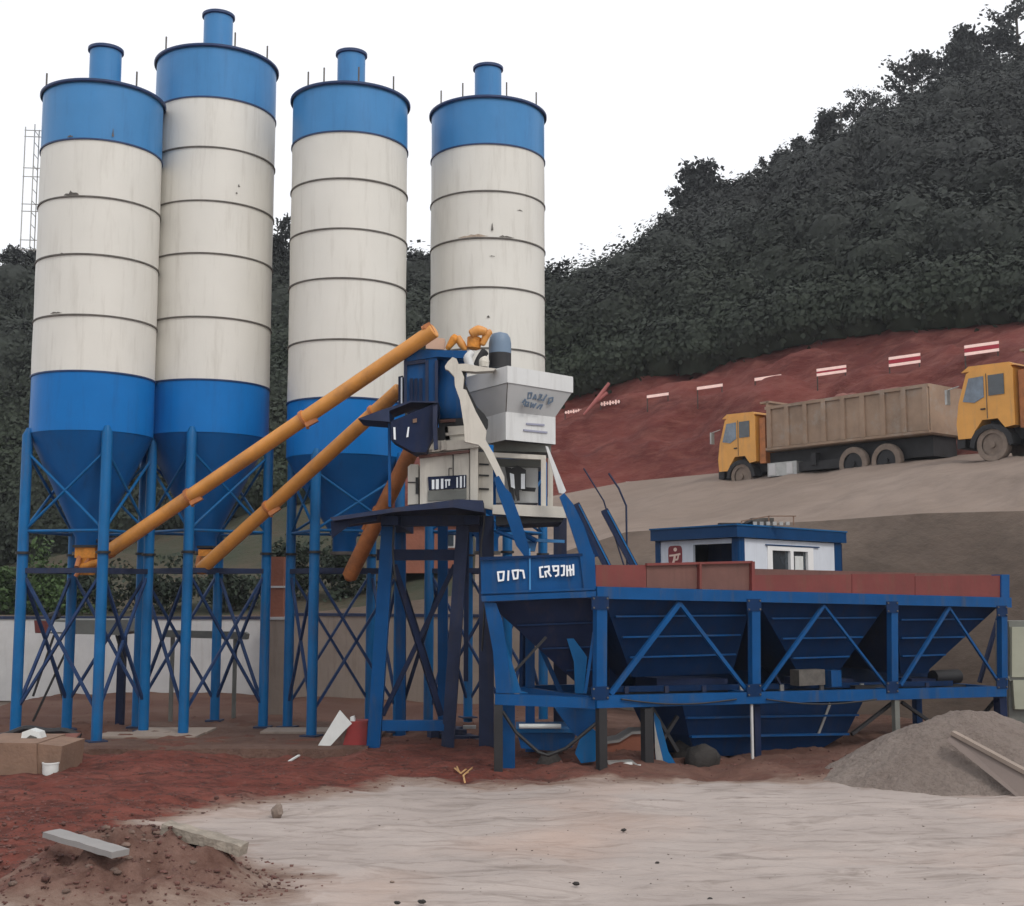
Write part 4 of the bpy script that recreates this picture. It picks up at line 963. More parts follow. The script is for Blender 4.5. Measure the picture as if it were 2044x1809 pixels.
# roof clutter
Q = thing('roof_equipment', 'rusty metal frame and dark gear lying on the cabin roof', 'equipment', Vector((cc.x, cc.y, zR + .15)))
m = MB(); zr_ = zR + .16
a = P(1480, 1046, 34.6); b = P(1580, 1050, 35.2)
for t in (0, .5, .95): m.beam(Vector((a.x + (b.x - a.x) * t, a.y, zr_)), Vector((a.x + (b.x - a.x) * t, a.y, zr_ + (.12 if t == 0 else .26))), .03)
m.beam(Vector((a.x, a.y, zr_ + .12)), Vector((a.x + .5 * (b.x - a.x), a.y, zr_ + .26)), .03).beam(Vector((a.x + .5 * (b.x - a.x), a.y, zr_ + .26)), Vector((b.x, a.y, zr_ + .26)), .03)
m.build('frame', 'cardbrown', Q)
MB().box((a.x + .62, a.y + .3, zr_ + .11), (.6, .4, .22)).build('housing', 'seam', Q)
MB().box((a.x - .15, a.y + .2, zr_ + .05), (.9, .3, .06)).tube([(a.x + .1, a.y, zr_ + .06), (a.x + .3, a.y, zr_ + .13)], .05, 8).build('tray', 'black', Q)
m = MB()
for k in range(6): m.box((a.x + .35 + k * .18, a.y - .1, zr_ + .05), (.10, .1, .10))
m.build('small_parts', 'tank', Q)

# ------------------------------------------------------------------ dump trucks (local: x backwards from the front, y across, -y = camera side)
def truck(loc, rz, label):
    tr = thing('dump_truck', label, 'truck', (0, 0, 0), 'yellow dump trucks on the haul road')
    Wd = 1.25
    def sidebox(m, pts, y0, y1): return m.prism([Vector((a, y0, b)) for a, b in pts], (0, y1 - y0, 0))
    cab = sidebox(MB(), [(.05, .85), (.0, 1.35), (.10, 2.05), (.42, 3.02), (.62, 3.14), (2.0, 3.14), (2.1, 3.0), (2.1, 1.15), (1.75, 1.1), (1.5, 1.42), (.95, 1.42), (.65, 1.05), (.6, .85)], -Wd, Wd).build('cab', 'tyel', tr)
    sidebox(MB(), [(.22, 3.10), (.5, 3.28), (1.95, 3.24), (2.15, 3.12)], -Wd + .04, Wd - .04).build('roof_fairing', 'tyel', tr)
    for s in (-1, 1):
        y = s * (Wd + .012)
        w = sidebox(MB(), [(.28, 2.1), (.52, 2.86), (1.05, 2.88), (1.05, 2.18), (.7, 2.02)], y - .012, y + .012).build('side_window', 'glassblue', cab)
        sidebox(MB(), [(1.22, 2.2), (1.22, 2.88), (1.78, 2.88), (1.78, 2.2)], y - .012, y + .012).build('side_window', 'glass', cab)
        sidebox(MB(), [(1.135, 1.45), (1.135, 2.95), (1.155, 2.95), (1.155, 1.45)], y - .008, y + .008).build('door_gap', 'seam', cab)
        MB().box((1.0, y, 1.78), (.16, .05, .05)).build('door_handle', 'black', cab)
        mm = MB().box((-.22, s * (Wd + .12), 2.3), (.08, .2, .5)); mm.tube([(.15, s * Wd, 2.65), (-.2, s * (Wd + .12), 2.55)], .02, 6).build('mirror', 'tank', tr)
        MB().box((.03, s * .9, 1.0), (.08, .34, .18)).build('headlight', 'plastic', tr)
        # wheel arch
        arch = []
        for k in range(9):
            t = math.pi * k / 8; arch.append((1.25 - .78 * math.cos(t), .55 + .72 * math.sin(t)))
        inner = [(1.25 - .62 * math.cos(math.pi * k / 8), .5 + .6 * math.sin(math.pi * k / 8)) for k in range(9)][::-1]
        MB().prism([Vector((a, s * (Wd + .03), b)) for a, b in arch + inner], (0, -s * .5, 0)).build('mudguard', 'chassis', tr)
    sidebox(MB(), [(.02, 1.75), (.08, 2.08), (.40, 2.95), (.42, 2.93), (.13, 2.05), (.06, 1.75)], -1.1, 1.1).build('windscreen', 'glass', cab)
    MB().box((.12, 0, .72), (.3, 2.4, .35)).build('bumper', 'chassis', tr)
    MB().box((.0, 0, 1.25), (.06, 1.5, .3)).build('grille', 'chassis', tr)
    MB().box((2.35, 0, 2.0), (.3, 2.2, 1.9)).build('cab_rear_pack', 'orange2', tr)
    MB().box((5.6, 0, 1.1), (9.2, 1.6, .75)).box((4.6, 0, .75), (4.0, 2.3, .35)).build('chassis', 'chassis', tr)
    MB().box((3.5, -1.05, .72), (1.5, .5, .55)).build('fuel_tank', 'tank', tr)
    MB().box((3.0, -1.31, .72), (.35, .02, .45)).build('tank_strap', 'concrete', tr)
    MB().box((3.9, -1.31, .72), (.3, .02, .45)).build('tank_strap', 'concrete', tr)
    MB().box((5.05, -1.1, 1.0), (.25, .3, .5)).build('air_tank', 'chassis', tr)
    # bed
    bz0, bz1 = 1.35, 2.95
    bed = MB()
    bed.box((2.75, 0, 2.55), (.10, 2.5, 2.1)).box((10.35, 0, 2.45), (.10, 2.5, 1.8)).box((6.55, 0, 1.56), (7.6, 2.5, .12))
    for s in (-1, 1): bed.box((6.55, s * 1.24, 2.45), (7.5, .07, 1.6))
    bed = bed.build('dump_bed', 'tbed', tr)
    for s in (-1, 1):
        MB().box((6.55, s * 1.29, 3.28), (7.7, .12, .12)).box((6.55, s * 1.29, 1.58), (7.7, .10, .10)).build('bed_rail', 'tbed', bed)
        for k in range(9):
            MB().box((2.9 + k * .92, s * 1.31, 2.47), (.20, .10, 1.68)).build('bed_rib', 'tbed', bed)
    MB().box((2.62, 0, 3.55), (.5, 2.5, .08)).build('bed_canopy', 'tbed', bed)
    # load
    nx, ny = 40, 14; vs = []; fs = []
    for i in range(nx + 1):
        for j in range(ny + 1):
            x = 2.85 + 7.4 * i / nx; y = -1.2 + 2.4 * j / ny; k = math.sin(math.pi * j / ny) * min(1, i / 4, (nx - i) / 5)
            vs.append((x, y, 3.1 + .4 * k + .22 * k * noise.fractal(Vector((x * 1.1, y * 1.3, 4)), .9, 2, 4)))
    for i in range(nx):
        for j in range(ny): fs.append((i * (ny + 1) + j, (i + 1) * (ny + 1) + j, (i + 1) * (ny + 1) + j + 1, i * (ny + 1) + j + 1))
    MB().add(vs, fs).build('soil_load', 'load', tr, ang=3)
    for x, q_ in ((1.25, 1.05), (6.9, 1.2), (8.4, 1.2)):
        for s in (-1, 1):
            w = MB(); seg = 28; prof = [(a_ * q_, b_) for a_, b_ in [(.36, -.13), (.52, -.15), (.55, -.10), (.55, .10), (.52, .15), (.36, .13)]]; zq = .55 * q_
            vs = []; fs = []
            for r, yy in prof:
                for k in range(seg):
                    t = 2 * math.pi * k / seg; vs.append((x + r * math.cos(t), s * 1.08 + yy, zq + r * math.sin(t)))
            for i in range(len(prof) - 1):
                for k in range(seg):
                    k2 = (k + 1) % seg; fs.append((i * seg + k, i * seg + k2, (i + 1) * seg + k2, (i + 1) * seg + k))
            w.add(vs, fs); w = w.build('wheel', 'dusttyre', tr)
            MB().tube([(x, s * 1.08 - .08, zq), (x, s * 1.08 + .08, zq)], .365 * q_, 24).build('rim', 'dusttyre' if x < 2 else 'chassis', w)
            MB().tube([(x, s * 1.08 - .16, zq), (x, s * 1.08 + .16, zq)], .11, 12).build('hub', 'chassis' if x > 2 else 'dusttyre', w)
    tr.scale = (1.03, 1.0, 1.04); tr.location = loc; tr.rotation_euler = (0, 0, rz)
    return tr
f1 = P(1436, 968, 55.5); rzT = math.atan2(-.78, .625)
kx, ky = .78 * 1.2, .625 * 1.2
tr1 = truck((f1.x + kx, f1.y + ky, 7.98), rzT, 'dusty dump truck heaped with red soil, left one on the road')
tr2f = P(1915, 915, 43.6)
tr2 = dup(tr1, (tr2f.x + kx, tr2f.y + ky, 7.98), rzT, 'brighter yellow truck cab cut off by the right edge of the photo')
tr2.scale = (1.04, 1.04, 1.04)

# ------------------------------------------------------------------ banners on the red slope
desc = ['faint hillside banner nearest the grey hood, lettering worn', 'blurred pink banner beside the leaning pink pole', 'single pale strip banner left of the dump trucks',
        'pale strip banner above the cab of the left truck', 'pale strip banner above the front of the truck bed', 'pink double strip banner above the middle of the truck bed',
        'white double strip banner above the rear of the left truck', 'largest white double strip banner, near the right edge']
bn = [(1145, 825, 36, 7), (1218, 808, 40, 9), (1313, 792, 44, 7), (1417, 775, 52, 7), (1533, 757, 54, 7), (1660, 744, 60, 15), (1806, 723, 64, 20), (1960, 700, 70, 21)]
for i, (x, y, w, h) in enumerate(bn):
    Y = interp(x, ROWS['bench2'], 2) - 2.3; c = P(x, y, Y) + Vector((0, 0, .1)); k = Y / F
    r = thing('hillside_banner', desc[i] , 'banner', c, 'banners along the red earth bench')
    ww = w * k / 2; sl = math.tan(R_(8)); t = .10 if h < 12 else .13
    def bar(m, z0, tt): m.prism([c + Vector((-ww, 0, z0 - ww * sl)), c + Vector((ww, 0, z0 + ww * sl)), c + Vector((ww, 0, z0 + ww * sl + tt)), c + Vector((-ww, 0, z0 - ww * sl + tt))], (0, .05, 0)); return m
    hh = h * k
    if h > 12:
        bar(MB(), -hh / 2, t).build('lower_strip', 'banner', r)
        bar(MB(), hh / 2 - t, t).build('upper_strip', 'banner', r)
        bar(MB(), -hh / 2 + t + .01, hh - 2 * t - .02).build('red_cloth', 'bannerred', r)
    elif i < 2:
        m = MB()
        for j in range(7):
            xx = -ww + (j + .5) * 2 * ww / 7; m.box(c + Vector((xx, 0, xx * sl)), (.09, .05, hh * (.7 + .3 * (j % 2))))
        m.box(c + Vector((0, .03, 0)), (2 * ww, .03, .05), 0, (0, -R_(8))).build('worn_lettering', 'banner', r)
    else: bar(MB(), -t, t * 1.5).build('strip', 'banner', r)
    for s in (-1, 1):
        q = c + Vector((s * ww * .95, .06, s * ww * sl)); MB().tube([q + Vector((0, 0, -hh / 2 - 1.0)), q + Vector((0, 0, hh / 2))], .03, 6).build('stake', 'bark', r)
Yp = 67.5; m = MB(); m.tube([P(1165, 828, Yp), P(1190, 800, Yp), P(1216, 765, Yp)], [.05, .12, .09], 8).tube([P(1180, 812, Yp), P(1212, 784, Yp)], [.05, .11], 8)
o = m.build('leaning_pole', mat('faded_pink', (.35, .11, .10), .8, .2, 2)); tag(o, 'faded pink forked pole leaning on the red slope by the grey hood', 'pole')

# ------------------------------------------------------------------ walls and buildings behind the silos
def wall_between(name, label, a, b, Y0, Y1, yt, m, th=.3, zb=-.3, cat='wall', cop=True):
    p, q = P(a, 1300, Y0), P(b, 1300, Y1); z = P((a + b) / 2, yt, (Y0 + Y1) / 2).z
    r = thing(name, label, cat, ((p.x + q.x) / 2, (Y0 + Y1) / 2, 0))
    MB().prism([Vector((p.x, p.y, zb)), Vector((q.x, q.y, zb)), Vector((q.x, q.y, z)), Vector((p.x, p.y, z))], (0, th, 0)).build('wall_panel', m, r, smooth=False)
    if cop: MB().prism([Vector((p.x, p.y - .04, z)), Vector((q.x, q.y - .04, z)), Vector((q.x, q.y - .04, z + .1)), Vector((p.x, p.y - .04, z + .1))], (0, th + .08, 0)).build('coping', 'slate', r, smooth=False)
    return r
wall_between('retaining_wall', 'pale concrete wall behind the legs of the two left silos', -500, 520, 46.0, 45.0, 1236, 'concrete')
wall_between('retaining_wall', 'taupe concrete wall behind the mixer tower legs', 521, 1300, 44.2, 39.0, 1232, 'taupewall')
# brick chimney-like pillar between silos 2 and 3
c = P(549, 1300, 38); z1 = P(549, 1112, 38).z; zm_ = P(549, 1232, 38).z
r = thing('brick_pillar', 'square brick pillar on a taupe base between second and third silos', 'pillar', (c.x, 38, 0))
MB().box((c.x, 38, (z1 + zm_) / 2), (.5, .5, z1 - zm_)).build('shaft', 'brick', r)
MB().box((c.x, 38, (zm_ - .3) / 2), (.66, .6, zm_ + .3)).build('base', 'taupewall', r)
MB().box((c.x, 38, zm_ - .03), (.74, .7, .08)).box((c.x, 38, z1 - .9), (.58, .58, .06)).build('ledge', 'concrete', r)
# brick hut behind the tower, up on the slope
c = P(845, 1200, 50); z1 = P(845, 1046, 50).z; z0 = P(845, 1114, 50).z
r = thing('brick_hut', 'small brick hut glimpsed between the mixer tower legs', 'building', (c.x, 50, z0))
MB().box((c.x, 51, (z1 + z0) / 2 - .3), (3.2, 2, z1 - z0 + .6)).build('wall', 'brick', r)
MB().box((c.x, 51, z1 + .06), (3.6, 2.4, .12)).build('roof', 'slate', r)
f_ = MB().box((c.x + 1.05, 49.97, z1 - .6), (.4, .06, .7)).build('window', 'concrete', r)
MB().box((c.x + 1.05, 49.93, z1 - .6), (.28, .04, .56)).build('pane', 'glass', f_)
r = thing('foundation_ledge', 'low brown foundation ledge under the legs of the two left silos', 'foundation', (P(430, 1480, 28).x, 30, 0))
a_, b_ = P(128, 1490, 27.9).x, P(738, 1490, 28.2).x
m = MB(); n = 60; top_, bot_ = [], []
vs = []; fs = []
for i in range(n + 1):
    x = a_ + (b_ - a_) * i / n
    w1 = noise.fractal(Vector((x * 1.3, 0, 0)), .8, 2, 4) * .10; w2 = noise.fractal(Vector((x * 1.3, 9, 0)), .8, 2, 4) * .03
    vs += [(x, 27.55 + w1 * 1.5, -.1), (x, 27.65 + w1, .20 + w2), (x, 27.9 + w1, .23 + w2), (x, 28.9, .16), (x, 34, .14), (x, 34.2, -.1)]
for i in range(n):
    for j in range(5): fs.append((i * 6 + j, (i + 1) * 6 + j, (i + 1) * 6 + j + 1, i * 6 + j + 1))
m.add(vs, fs).build('ledge_body', earthmat('ledge_earth', (.115, .062, .046), (.165, .10, .078), (.085, .05, .04), .8, .8, 6), r)
# flatbed trailer behind silo 1
c = P(150, 1400, 34)
r = thing('flatbed_trailer', 'grey flatbed trailer parked behind the legs of the leftmost silo', 'trailer', (c.x, 34, 0))
zt1 = P(150, 1252, 34).z
MB().slab([(68, 1238), (240, 1238), (250, 1262), (240, 1268), (70, 1264)], 33.4, 2.0).build('deck', 'dgrey', r)
MB().slab([(68, 1239), (96, 1240), (96, 1264), (70, 1263)], 33.3, .08).build('tail_board', 'redboard', r)
MB().slab([(98, 1241), (142, 1243), (142, 1262), (98, 1262)], 33.34, .04).build('side_panel', 'plastic', r)
for x in (140, 245):
    p = P(x, 1268, 34.4); MB().beam(p, Vector((p.x, p.y, -.1)), .2, .2).build('support_leg', 'pblue' if x < 200 else 'dblue', r)
for a, b in (((88, 1268), (140, 1440)), ((108, 1268), (66, 1390)), ((150, 1262), (66, 1440)), ((232, 1268), (250, 1330))):
    MB().beam(P(*a, 33.7), P(*b, 33.7), .05, .05).build('brace', 'black', r)
MB().tube([P(100, 1232, 33.6), P(118, 1226, 33.6)], .12, 10).build('winch', 'black', r)
r = thing('timber_beam', 'long grey timber beam lying across behind the tallest silo legs', 'beam', P(400, 1268, 36))
MB().slab([(330, 1258), (488, 1262), (494, 1266), (492, 1277), (330, 1272)], 35.6, .3).build('plank', 'dgrey', r)
for x in (345, 470):
    p = P(x, 1272, 35.75); MB().beam(p, Vector((p.x, p.y, -.1)), .1).build('leg', 'dgrey', r)
r = thing('sage_cabinet', 'pale sage metal cabinet at the right edge beside the bins', 'cabinet', P(2050, 1450, 32.5))
MB().slab([(2020, 1252), (2110, 1252), (2110, 1352), (2020, 1352)], 32.3, 1).build('upper_door', 'sage', r)
MB().slab([(2022, 1358), (2110, 1358), (2110, 1416), (2026, 1416)], 32.3, 1).build('lower_door', 'sage', r)
MB().slab([(2010, 1350), (2115, 1350), (2115, 1360), (2016, 1360)], 32.35, .9).slab([(2014, 1240), (2115, 1240), (2115, 1500), (2014, 1500)], 32.45, .9).build('carcass', 'dgrey', r)

# ------------------------------------------------------------------ things lying about
def rock(name, p, s, m, label, cat='stone', grp=None):
    b = MB(); n1, n2_ = 10, 7; vs = []
    for i in range(n2_ + 1):
        th = math.pi * i / n2_
        for k in range(n1):
            t = 2 * math.pi * k / n1; d = Vector((math.sin(th) * math.cos(t), math.sin(th) * math.sin(t), math.cos(th)))
            q = 1 + .45 * noise.noise(d * 1.6 + Vector(p)); vs.append((p[0] + d.x * q * s[0], p[1] + d.y * q * s[1], p[2] + d.z * q * s[2]))
    fs = [(i * n1 + k, (i + 1) * n1 + k, (i + 1) * n1 + (k + 1) % n1, i * n1 + (k + 1) % n1) for i in range(n2_) for k in range(n1)]
    o = b.add(vs, fs).build(name, m, ang=.9); return tag(o, label, cat, grp)
p = G(553, 1628); rock('rock', (p.x, p.y, .06), (.10, .10, .12), 'stone', 'brown rock standing alone at the edge of the pale sand')
st_ = [(1245, 1657, .045, 'small black stone in the middle of the sand, highest of the dark specks'), (793, 1802, .04, 'tiny black stone at the bottom edge, left of its neighbour'), (842, 1800, .05, 'black stone at the bottom edge, right of its neighbour'),
       (1150, 1764, .045, 'dark stone in the lower middle of the sand'), (1417, 1795, .035, 'small dark stone at the bottom edge right of centre'), (1312, 1722, .03, 'tiny dark stone alone on the sand below the bins'), (783, 1760, .03, 'pale grey pebble on the sand left of centre')]
for x, y, s, lab in st_:
    p = G(x, y, .03); rock('stone', (p.x, p.y, .03), (s * .95, s * .7, s * .5), 'stone' if 'pale' in lab else 'darkstone', lab, 'stone', 'stones scattered on the sand')
# plank and slab on the mound
def gzm(x, y):
    d = math.hypot((x - mound_c.x) / 2.0, (y - mound_c.y - 1.15) / 1.1); return .50 * math.exp(-(d * 1.25) ** 2.4)
def plankobj(name, pa, pb, w, th, m, label, cat, rough=.02):
    pa, pb = Vector(pa), Vector(pb)
    up_ = max([base_z(q.x, q.y) + (.0 if th > .1 else -.02) + th * .35 - q.z for q in (pa.lerp(pb, k / 12) + Vector((0, o_, 0)) for k in range(13) for o_ in (-.12, 0, .12))] + [0]); pa.z += up_; pb.z += up_; d = (pb - pa).normalized(); s = d.cross(Vector((0, 0, 1))).normalized(); up = s.cross(d)
    n = 24; vs = []; fs = []
    for i in range(n + 1):
        c = pa.lerp(pb, i / n)
        for j, (a, b) in enumerate(((-1, -1), (-.3, -1), (.4, -1), (1, -1), (1, 1), (.4, 1), (-.3, 1), (-1, 1))):
            q = c + s * a * w / 2 + up * b * th / 2
            q += Vector((noise.noise(q * 5), noise.noise(q * 5 + Vector((9, 0, 0))), noise.noise(q * 6 + Vector((0, 9, 0))))) * rough
            vs.append(q)
    for i in range(n):
        for j in range(8): fs.append((i * 8 + j, i * 8 + (j + 1) % 8, (i + 1) * 8 + (j + 1) % 8, (i + 1) * 8 + j))
    fs.append(tuple(range(8))[::-1]); fs.append(tuple(range(n * 8, n * 8 + 8)))
    o = MB().add(vs, fs).build(name, m, ang=.5); return tag(o, label, cat)
def onm(px, py, z, dz):
    p = G(px, py, z); return Vector((p.x, p.y, base_z(p.x, p.y) + dz * .6))
plankobj('plank', onm(330, 1685, .45, .15), onm(486, 1742, .15, .12), .26, .13, 'wood', 'weathered wooden plank at the right edge of the earth mound', 'plank')
plankobj('plaster_slab', onm(100, 1712, .36, .07), onm(240, 1722, .42, .07), .26, .07, 'plaster', 'broken pale slab lying on the left side of the earth mound', 'slab', .010)
# rubble on the mound: soil clods, each one counted
for i in range(46):
    a = rng.uniform(0, 6.28); rr = abs(rng.normal(0, .6)); x = MCX + 1.6 * rr * math.cos(a); y = MCY + 1.1 * rr * math.sin(a)
    s = rng.uniform(.015, .04)
    rock('soil_clod', (x, y, base_z(x, y) + .01), (s * 1.4, s, s * .8), 'clod', 'small soil clod on the earth mound at the bottom left', 'clod', 'soil clods on the mound')
# pale board leaning, red box by tower foot
r = tag(MB().slab([(630, 1496), (678, 1418), (702, 1445), (690, 1456), (655, 1494)], 28.2, .06).build('leaning_board', 'plastic'), 'pale grey board leaning against the red box by the tower leg', 'board')
r = thing('red_box', 'red metal box beside the left leg of the mixer tower', 'box', P(712, 1490, 28.9))
MB().slab([(697, 1440), (733, 1440), (731, 1489), (684, 1489)], 28.4, .5).build('shell', 'red', r)
MB().slab([(699, 1432), (706, 1430), (708, 1440), (699, 1440)], 28.4, .2).build('handle', 'plastic', r)
tag(MB().beam(G(577, 1520, .05), G(597, 1508, .10), .05, .03).build('stick', 'plastic'), 'short white stick on the red soil left of the leaning board', 'stick')
m = MB()
for a, b in (((908, 1534), (925, 1548)), ((925, 1548), (946, 1530)), ((916, 1540), (912, 1530)), ((932, 1543), (940, 1545)), ((925, 1548), (928, 1562)), ((920, 1544), (930, 1536))):
    m.tube([G(a[0], a[1], .12), G(b[0], b[1], .08)], .018, 5)
tag(m.build('dry_branch', 'drywood'), 'small yellow dry branch on the soil left of the black bin leg', 'branch')
# concrete block, carton, bucket, left
r = thing('brown_block', 'large brown concrete block at the left edge with a white bucket beside it', 'block', G(40, 1552))
Yk = 24.6
MB().slab([(-60, 1482), (72, 1484), (74, 1556), (-60, 1556)], Yk, 1.6).build('block_body', 'cardbrown', r)
MB().slab([(75, 1485), (124, 1490), (116, 1556), (75, 1556)], Yk + .05, 1.3).build('block_end', 'cardbrown', r)
r = thing('debris_sheet', 'tilted pinkish sheet with dark edge behind the brown block', 'sheet', G(120, 1530))
MB().prism([P(88, 1466, 27), P(160, 1464, 27), P(126, 1522, 26.2), P(124, 1488, 26.2)], (0, .05, 0)).build('sheet', 'load', r)
MB().prism([P(138, 1482, 26.3), P(156, 1470, 26.6), P(154, 1524, 26.3), P(126, 1524, 26.2)], (0, .1, 0)).build('dark_edge', 'black', r)
MB().slab([(40, 1486), (44, 1462), (60, 1456), (78, 1462), (86, 1486)], 25.4, .3).build('white_part', 'plastic', r)
MB().slab([(52, 1474), (60, 1468), (72, 1472), (74, 1478), (54, 1478)], 25.36, .03).build('marks', 'seam', r)
c = G(100, 1556); zt2 = P(100, 1522, c.y).z
r = thing('white_bucket', 'white plastic bucket standing in front of the brown block', 'bucket', c)
MB().rev((c.x, c.y, 0), [(.13, 0), (.15, zt2 * .5), (.152, zt2), (.14, zt2), (.138, .06)], 28, True).build('pail', 'plastic', r)
MB().rev((c.x, c.y, 0), [(.150, zt2 - .03), (.162, zt2 - .025), (.162, zt2 + .004), (.15, zt2 + .006)], 28).build('rim', 'plastic', r)
c = G(40, 1472); m = MB(); n_ = 30
for i in range(n_):
    t = i / n_; m.tube([P(-10 + 170 * t, 1470 - 14 * math.sin(t * 3.1) + 3 * math.sin(t * 13), 28.2), P(-10 + 170 * (t + 1 / n_), 1470 - 14 * math.sin((t + 1 / n_) * 3.1) + 3 * math.sin((t + 1 / n_) * 13), 28.2)], .07, 7, True)
tag(m.build('dark_tarp_roll', 'black'), 'dark rolled tarp on the soil behind the brown block', 'tarp')
for x, y, Y, lab in ((300, 1462, 30.5, 'low pale concrete pad around the right leg of the leftmost silo'), (350, 1452, 31.5, 'low concrete pad by the front leg of the tallest silo'), (600, 1452, 31.5, 'low pale concrete pad between the third silo legs')):
    c = P(x, y, Y); tag(MB().box((c.x, Y, .12), (2.4 if x == 300 else 1.8, 1.0, .16)).build('concrete_pad', 'taupewall'), lab, 'pad')
# brick-coloured tub + scrap under the bins
r = thing('brown_crate', 'brown crate under the bins between two black legs', 'crate', P(1250, 1500, 27))
MB().slab([(1206, 1484), (1235, 1480), (1262, 1464), (1285, 1464), (1285, 1538), (1208, 1538)], 27.2, .8).build('crate_body', 'brick', r)
MB().slab([(1204, 1482), (1236, 1477), (1262, 1461), (1286, 1461), (1286, 1465), (1262, 1466), (1236, 1482), (1206, 1486)], 27.15, .9).build('crate_rim', 'plaster', r)
r = thing('scrap_metal', 'silver scrap metal piece on the ground under the bins', 'scrap', G(1245, 1535))
MB().slab([(1214, 1522), (1262, 1520), (1276, 1528), (1282, 1538), (1216, 1540)], 25.2, .3).build('casing', 'tank', r)
MB().slab([(1240, 1524), (1262, 1522), (1264, 1532), (1248, 1536)], 25.15, .05).tube([P(1274, 1534, 25.2), P(1285, 1534, 25.4)], .08, 10).build('fitting', 'plastic', r)
MB().slab([(1235, 1527), (1245, 1526), (1246, 1534), (1238, 1534)], 25.17, .03).build('opening', 'black', r)
for x, y, Y, s, lab in ((1400, 1505, 26.4, .38, 'dark boulder under the weigh hopper'), (1380, 1490, 27.2, .4, 'dark heap beside the boulder under the weigh hopper'), (1095, 1525, 25.6, .30, 'dark root-like stump beneath the hanging rod')):
    c = P(x, y, Y); rock('boulder', (c.x, Y, .12), (s, s * .8, s * .9), 'darkstone', lab, 'boulder')
# steel pile / machine in the dark under the plant
r = thing('machine_base', 'dark machinery scrap behind the mixer tower right leg', 'machinery', P(960, 1490, 30))
m = MB()
for i in range(26):
    m.box((rng.uniform(-2.2, -.6), rng.uniform(29.5, 31), rng.uniform(0, .35)), (rng.uniform(.1, .6), rng.uniform(.05, .4), rng.uniform(.04, .25)), rng.uniform(0, 3))
m.build('frame_parts', 'slate', r)
MB().box((-1.9, 30.2, .45), (.2, .3, .1)).build('pale_part', 'tank', r)
MB().box((-1.0, 30.0, .42), (.3, .2, .06)).build('pale_part', 'tank', r)

def pebbles(name, pts, s0, s1, m, label):
    octv = np.array([(1, 0, 0), (0, 1, 0), (-1, 0, 0), (0, -1, 0), (0, 0, .8), (0, 0, -.8)]); octf = [(0, 1, 4, 4), (1, 2, 4, 4), (2, 3, 4, 4), (3, 0, 4, 4)]
    cube = np.array([(a, b, c) for a in (-1, 1) for b in (-1, 1) for c in (-1, 1)]) * .6
    cf = np.array([(0, 1, 3, 2), (4, 6, 7, 5), (0, 4, 5, 1), (2, 3, 7, 6), (0, 2, 6, 4), (1, 5, 7, 3)])
    n = len(pts); s = rng.uniform(s0, s1, (n, 1, 3)) * (rng.uniform(.3, 1, (n, 1, 1)) ** 2 + .2); s[:, :, 2] *= .7
    V = cube[None] * s + rng.normal(0, .12, (n, 8, 3)) * s; a = rng.uniform(0, 6.28, n); ca, sa = np.cos(a)[:, None], np.sin(a)[:, None]
    X_ = V[:, :, 0] * ca - V[:, :, 1] * sa; Y_ = V[:, :, 0] * sa + V[:, :, 1] * ca
    V = np.stack([X_, Y_, V[:, :, 2]], -1) + np.asarray(pts)[:, None, :]
    Fq = (cf[None] + (np.arange(n) * 8)[:, None, None]).reshape(-1, 4)
    me = npmesh(name, V.reshape(-1, 3), Fq, m, True); o = bpy.data.objects.new(name, me); COL.objects.link(o); tag(o, label, 'gravel', kind='stuff')
pr, ps = [], []
nx_, ny_ = GZ.shape
while len(pr) < 9000:
    i = int(rng.integers(0, nx_)); j = int(min(ny_ - 1, abs(rng.normal(90, 75)))); x = -16 + .11 * i; y = float(YS[j])
    if abs(x / y) > .5: continue
    s_v = SS[i, j]
    if s_v < .10 + rng.normal(0, .18): pr.append((x + rng.uniform(-.05, .05), y + rng.uniform(-.03, .03), float(GZ[i, j])))
while len(ps) < 900:
    i = int(rng.integers(0, nx_)); j = int(rng.integers(0, 210)); x = -16 + .11 * i; y = float(YS[j])
    if SS[i, j] > 0 and abs(x / y) < .5: ps.append((x, y, float(GZ[i, j])))
pebbles('gravel', pr, .012, .05, M['gravelred'], 'loose red brown soil crumbs over the earth')
pebbles('gravel', ps, .006, .020, M['gravelsand'], 'fine dark grit sprinkled over the pale sand')
# ------------------------------------------------------------------ sand pile at right, with a pale plank and board
def pile():
    nx, ny = 110, 80; cx_, cy_ = P(1938, 1500, 25.0).x, 24.9
    vs = []; fs = []
    for i in range(nx + 1):
        for j in range(ny + 1):
            x = -4.2 + 8.4 * i / nx; y = -3.1 + 6.2 * j / ny
            r = math.hypot(x / 3.2, y / 2.35) * (1 + .10 * noise.noise(Vector((x * .6, y * .6, 1))))
            h = 1.62 * max(0, 1 - r) ** 1.0 * (1 - .10 * max(0, 1 - r * 2.5))
            if r < .22: h = min(h, 1.28 + .06 * (1 - (r / .22) ** 2))
            z = h + (.07 * noise.fractal(Vector((x * 1.6, y * 1.6, 2)), .8, 2.1, 6) + .02 * noise.noise(Vector((x * 9, y * 9, 3)))) * min(1, h * 4 + .2) - .07
            if r > 1: z = -.12 - (r - 1) * .6
            vs.append((cx_ + x, cy_ + y, z))
    for i in range(nx):
        for j in range(ny): fs.append((i * (ny + 1) + j, (i + 1) * (ny + 1) + j, (i + 1) * (ny + 1) + j + 1, i * (ny + 1) + j + 1))
    return MB().add(vs, fs)
M['pile'] = earthmat('sand_pile', (.29, .235, .205), (.36, .30, .265), (.18, .14, .12), .5, 1.0, 9, (1, 1, 1), sc2=7)
o = pile().build('sand_pile', M['pile'], ang=3); tag(o, 'grey sand pile in front of the right end of the bins', 'sand pile')
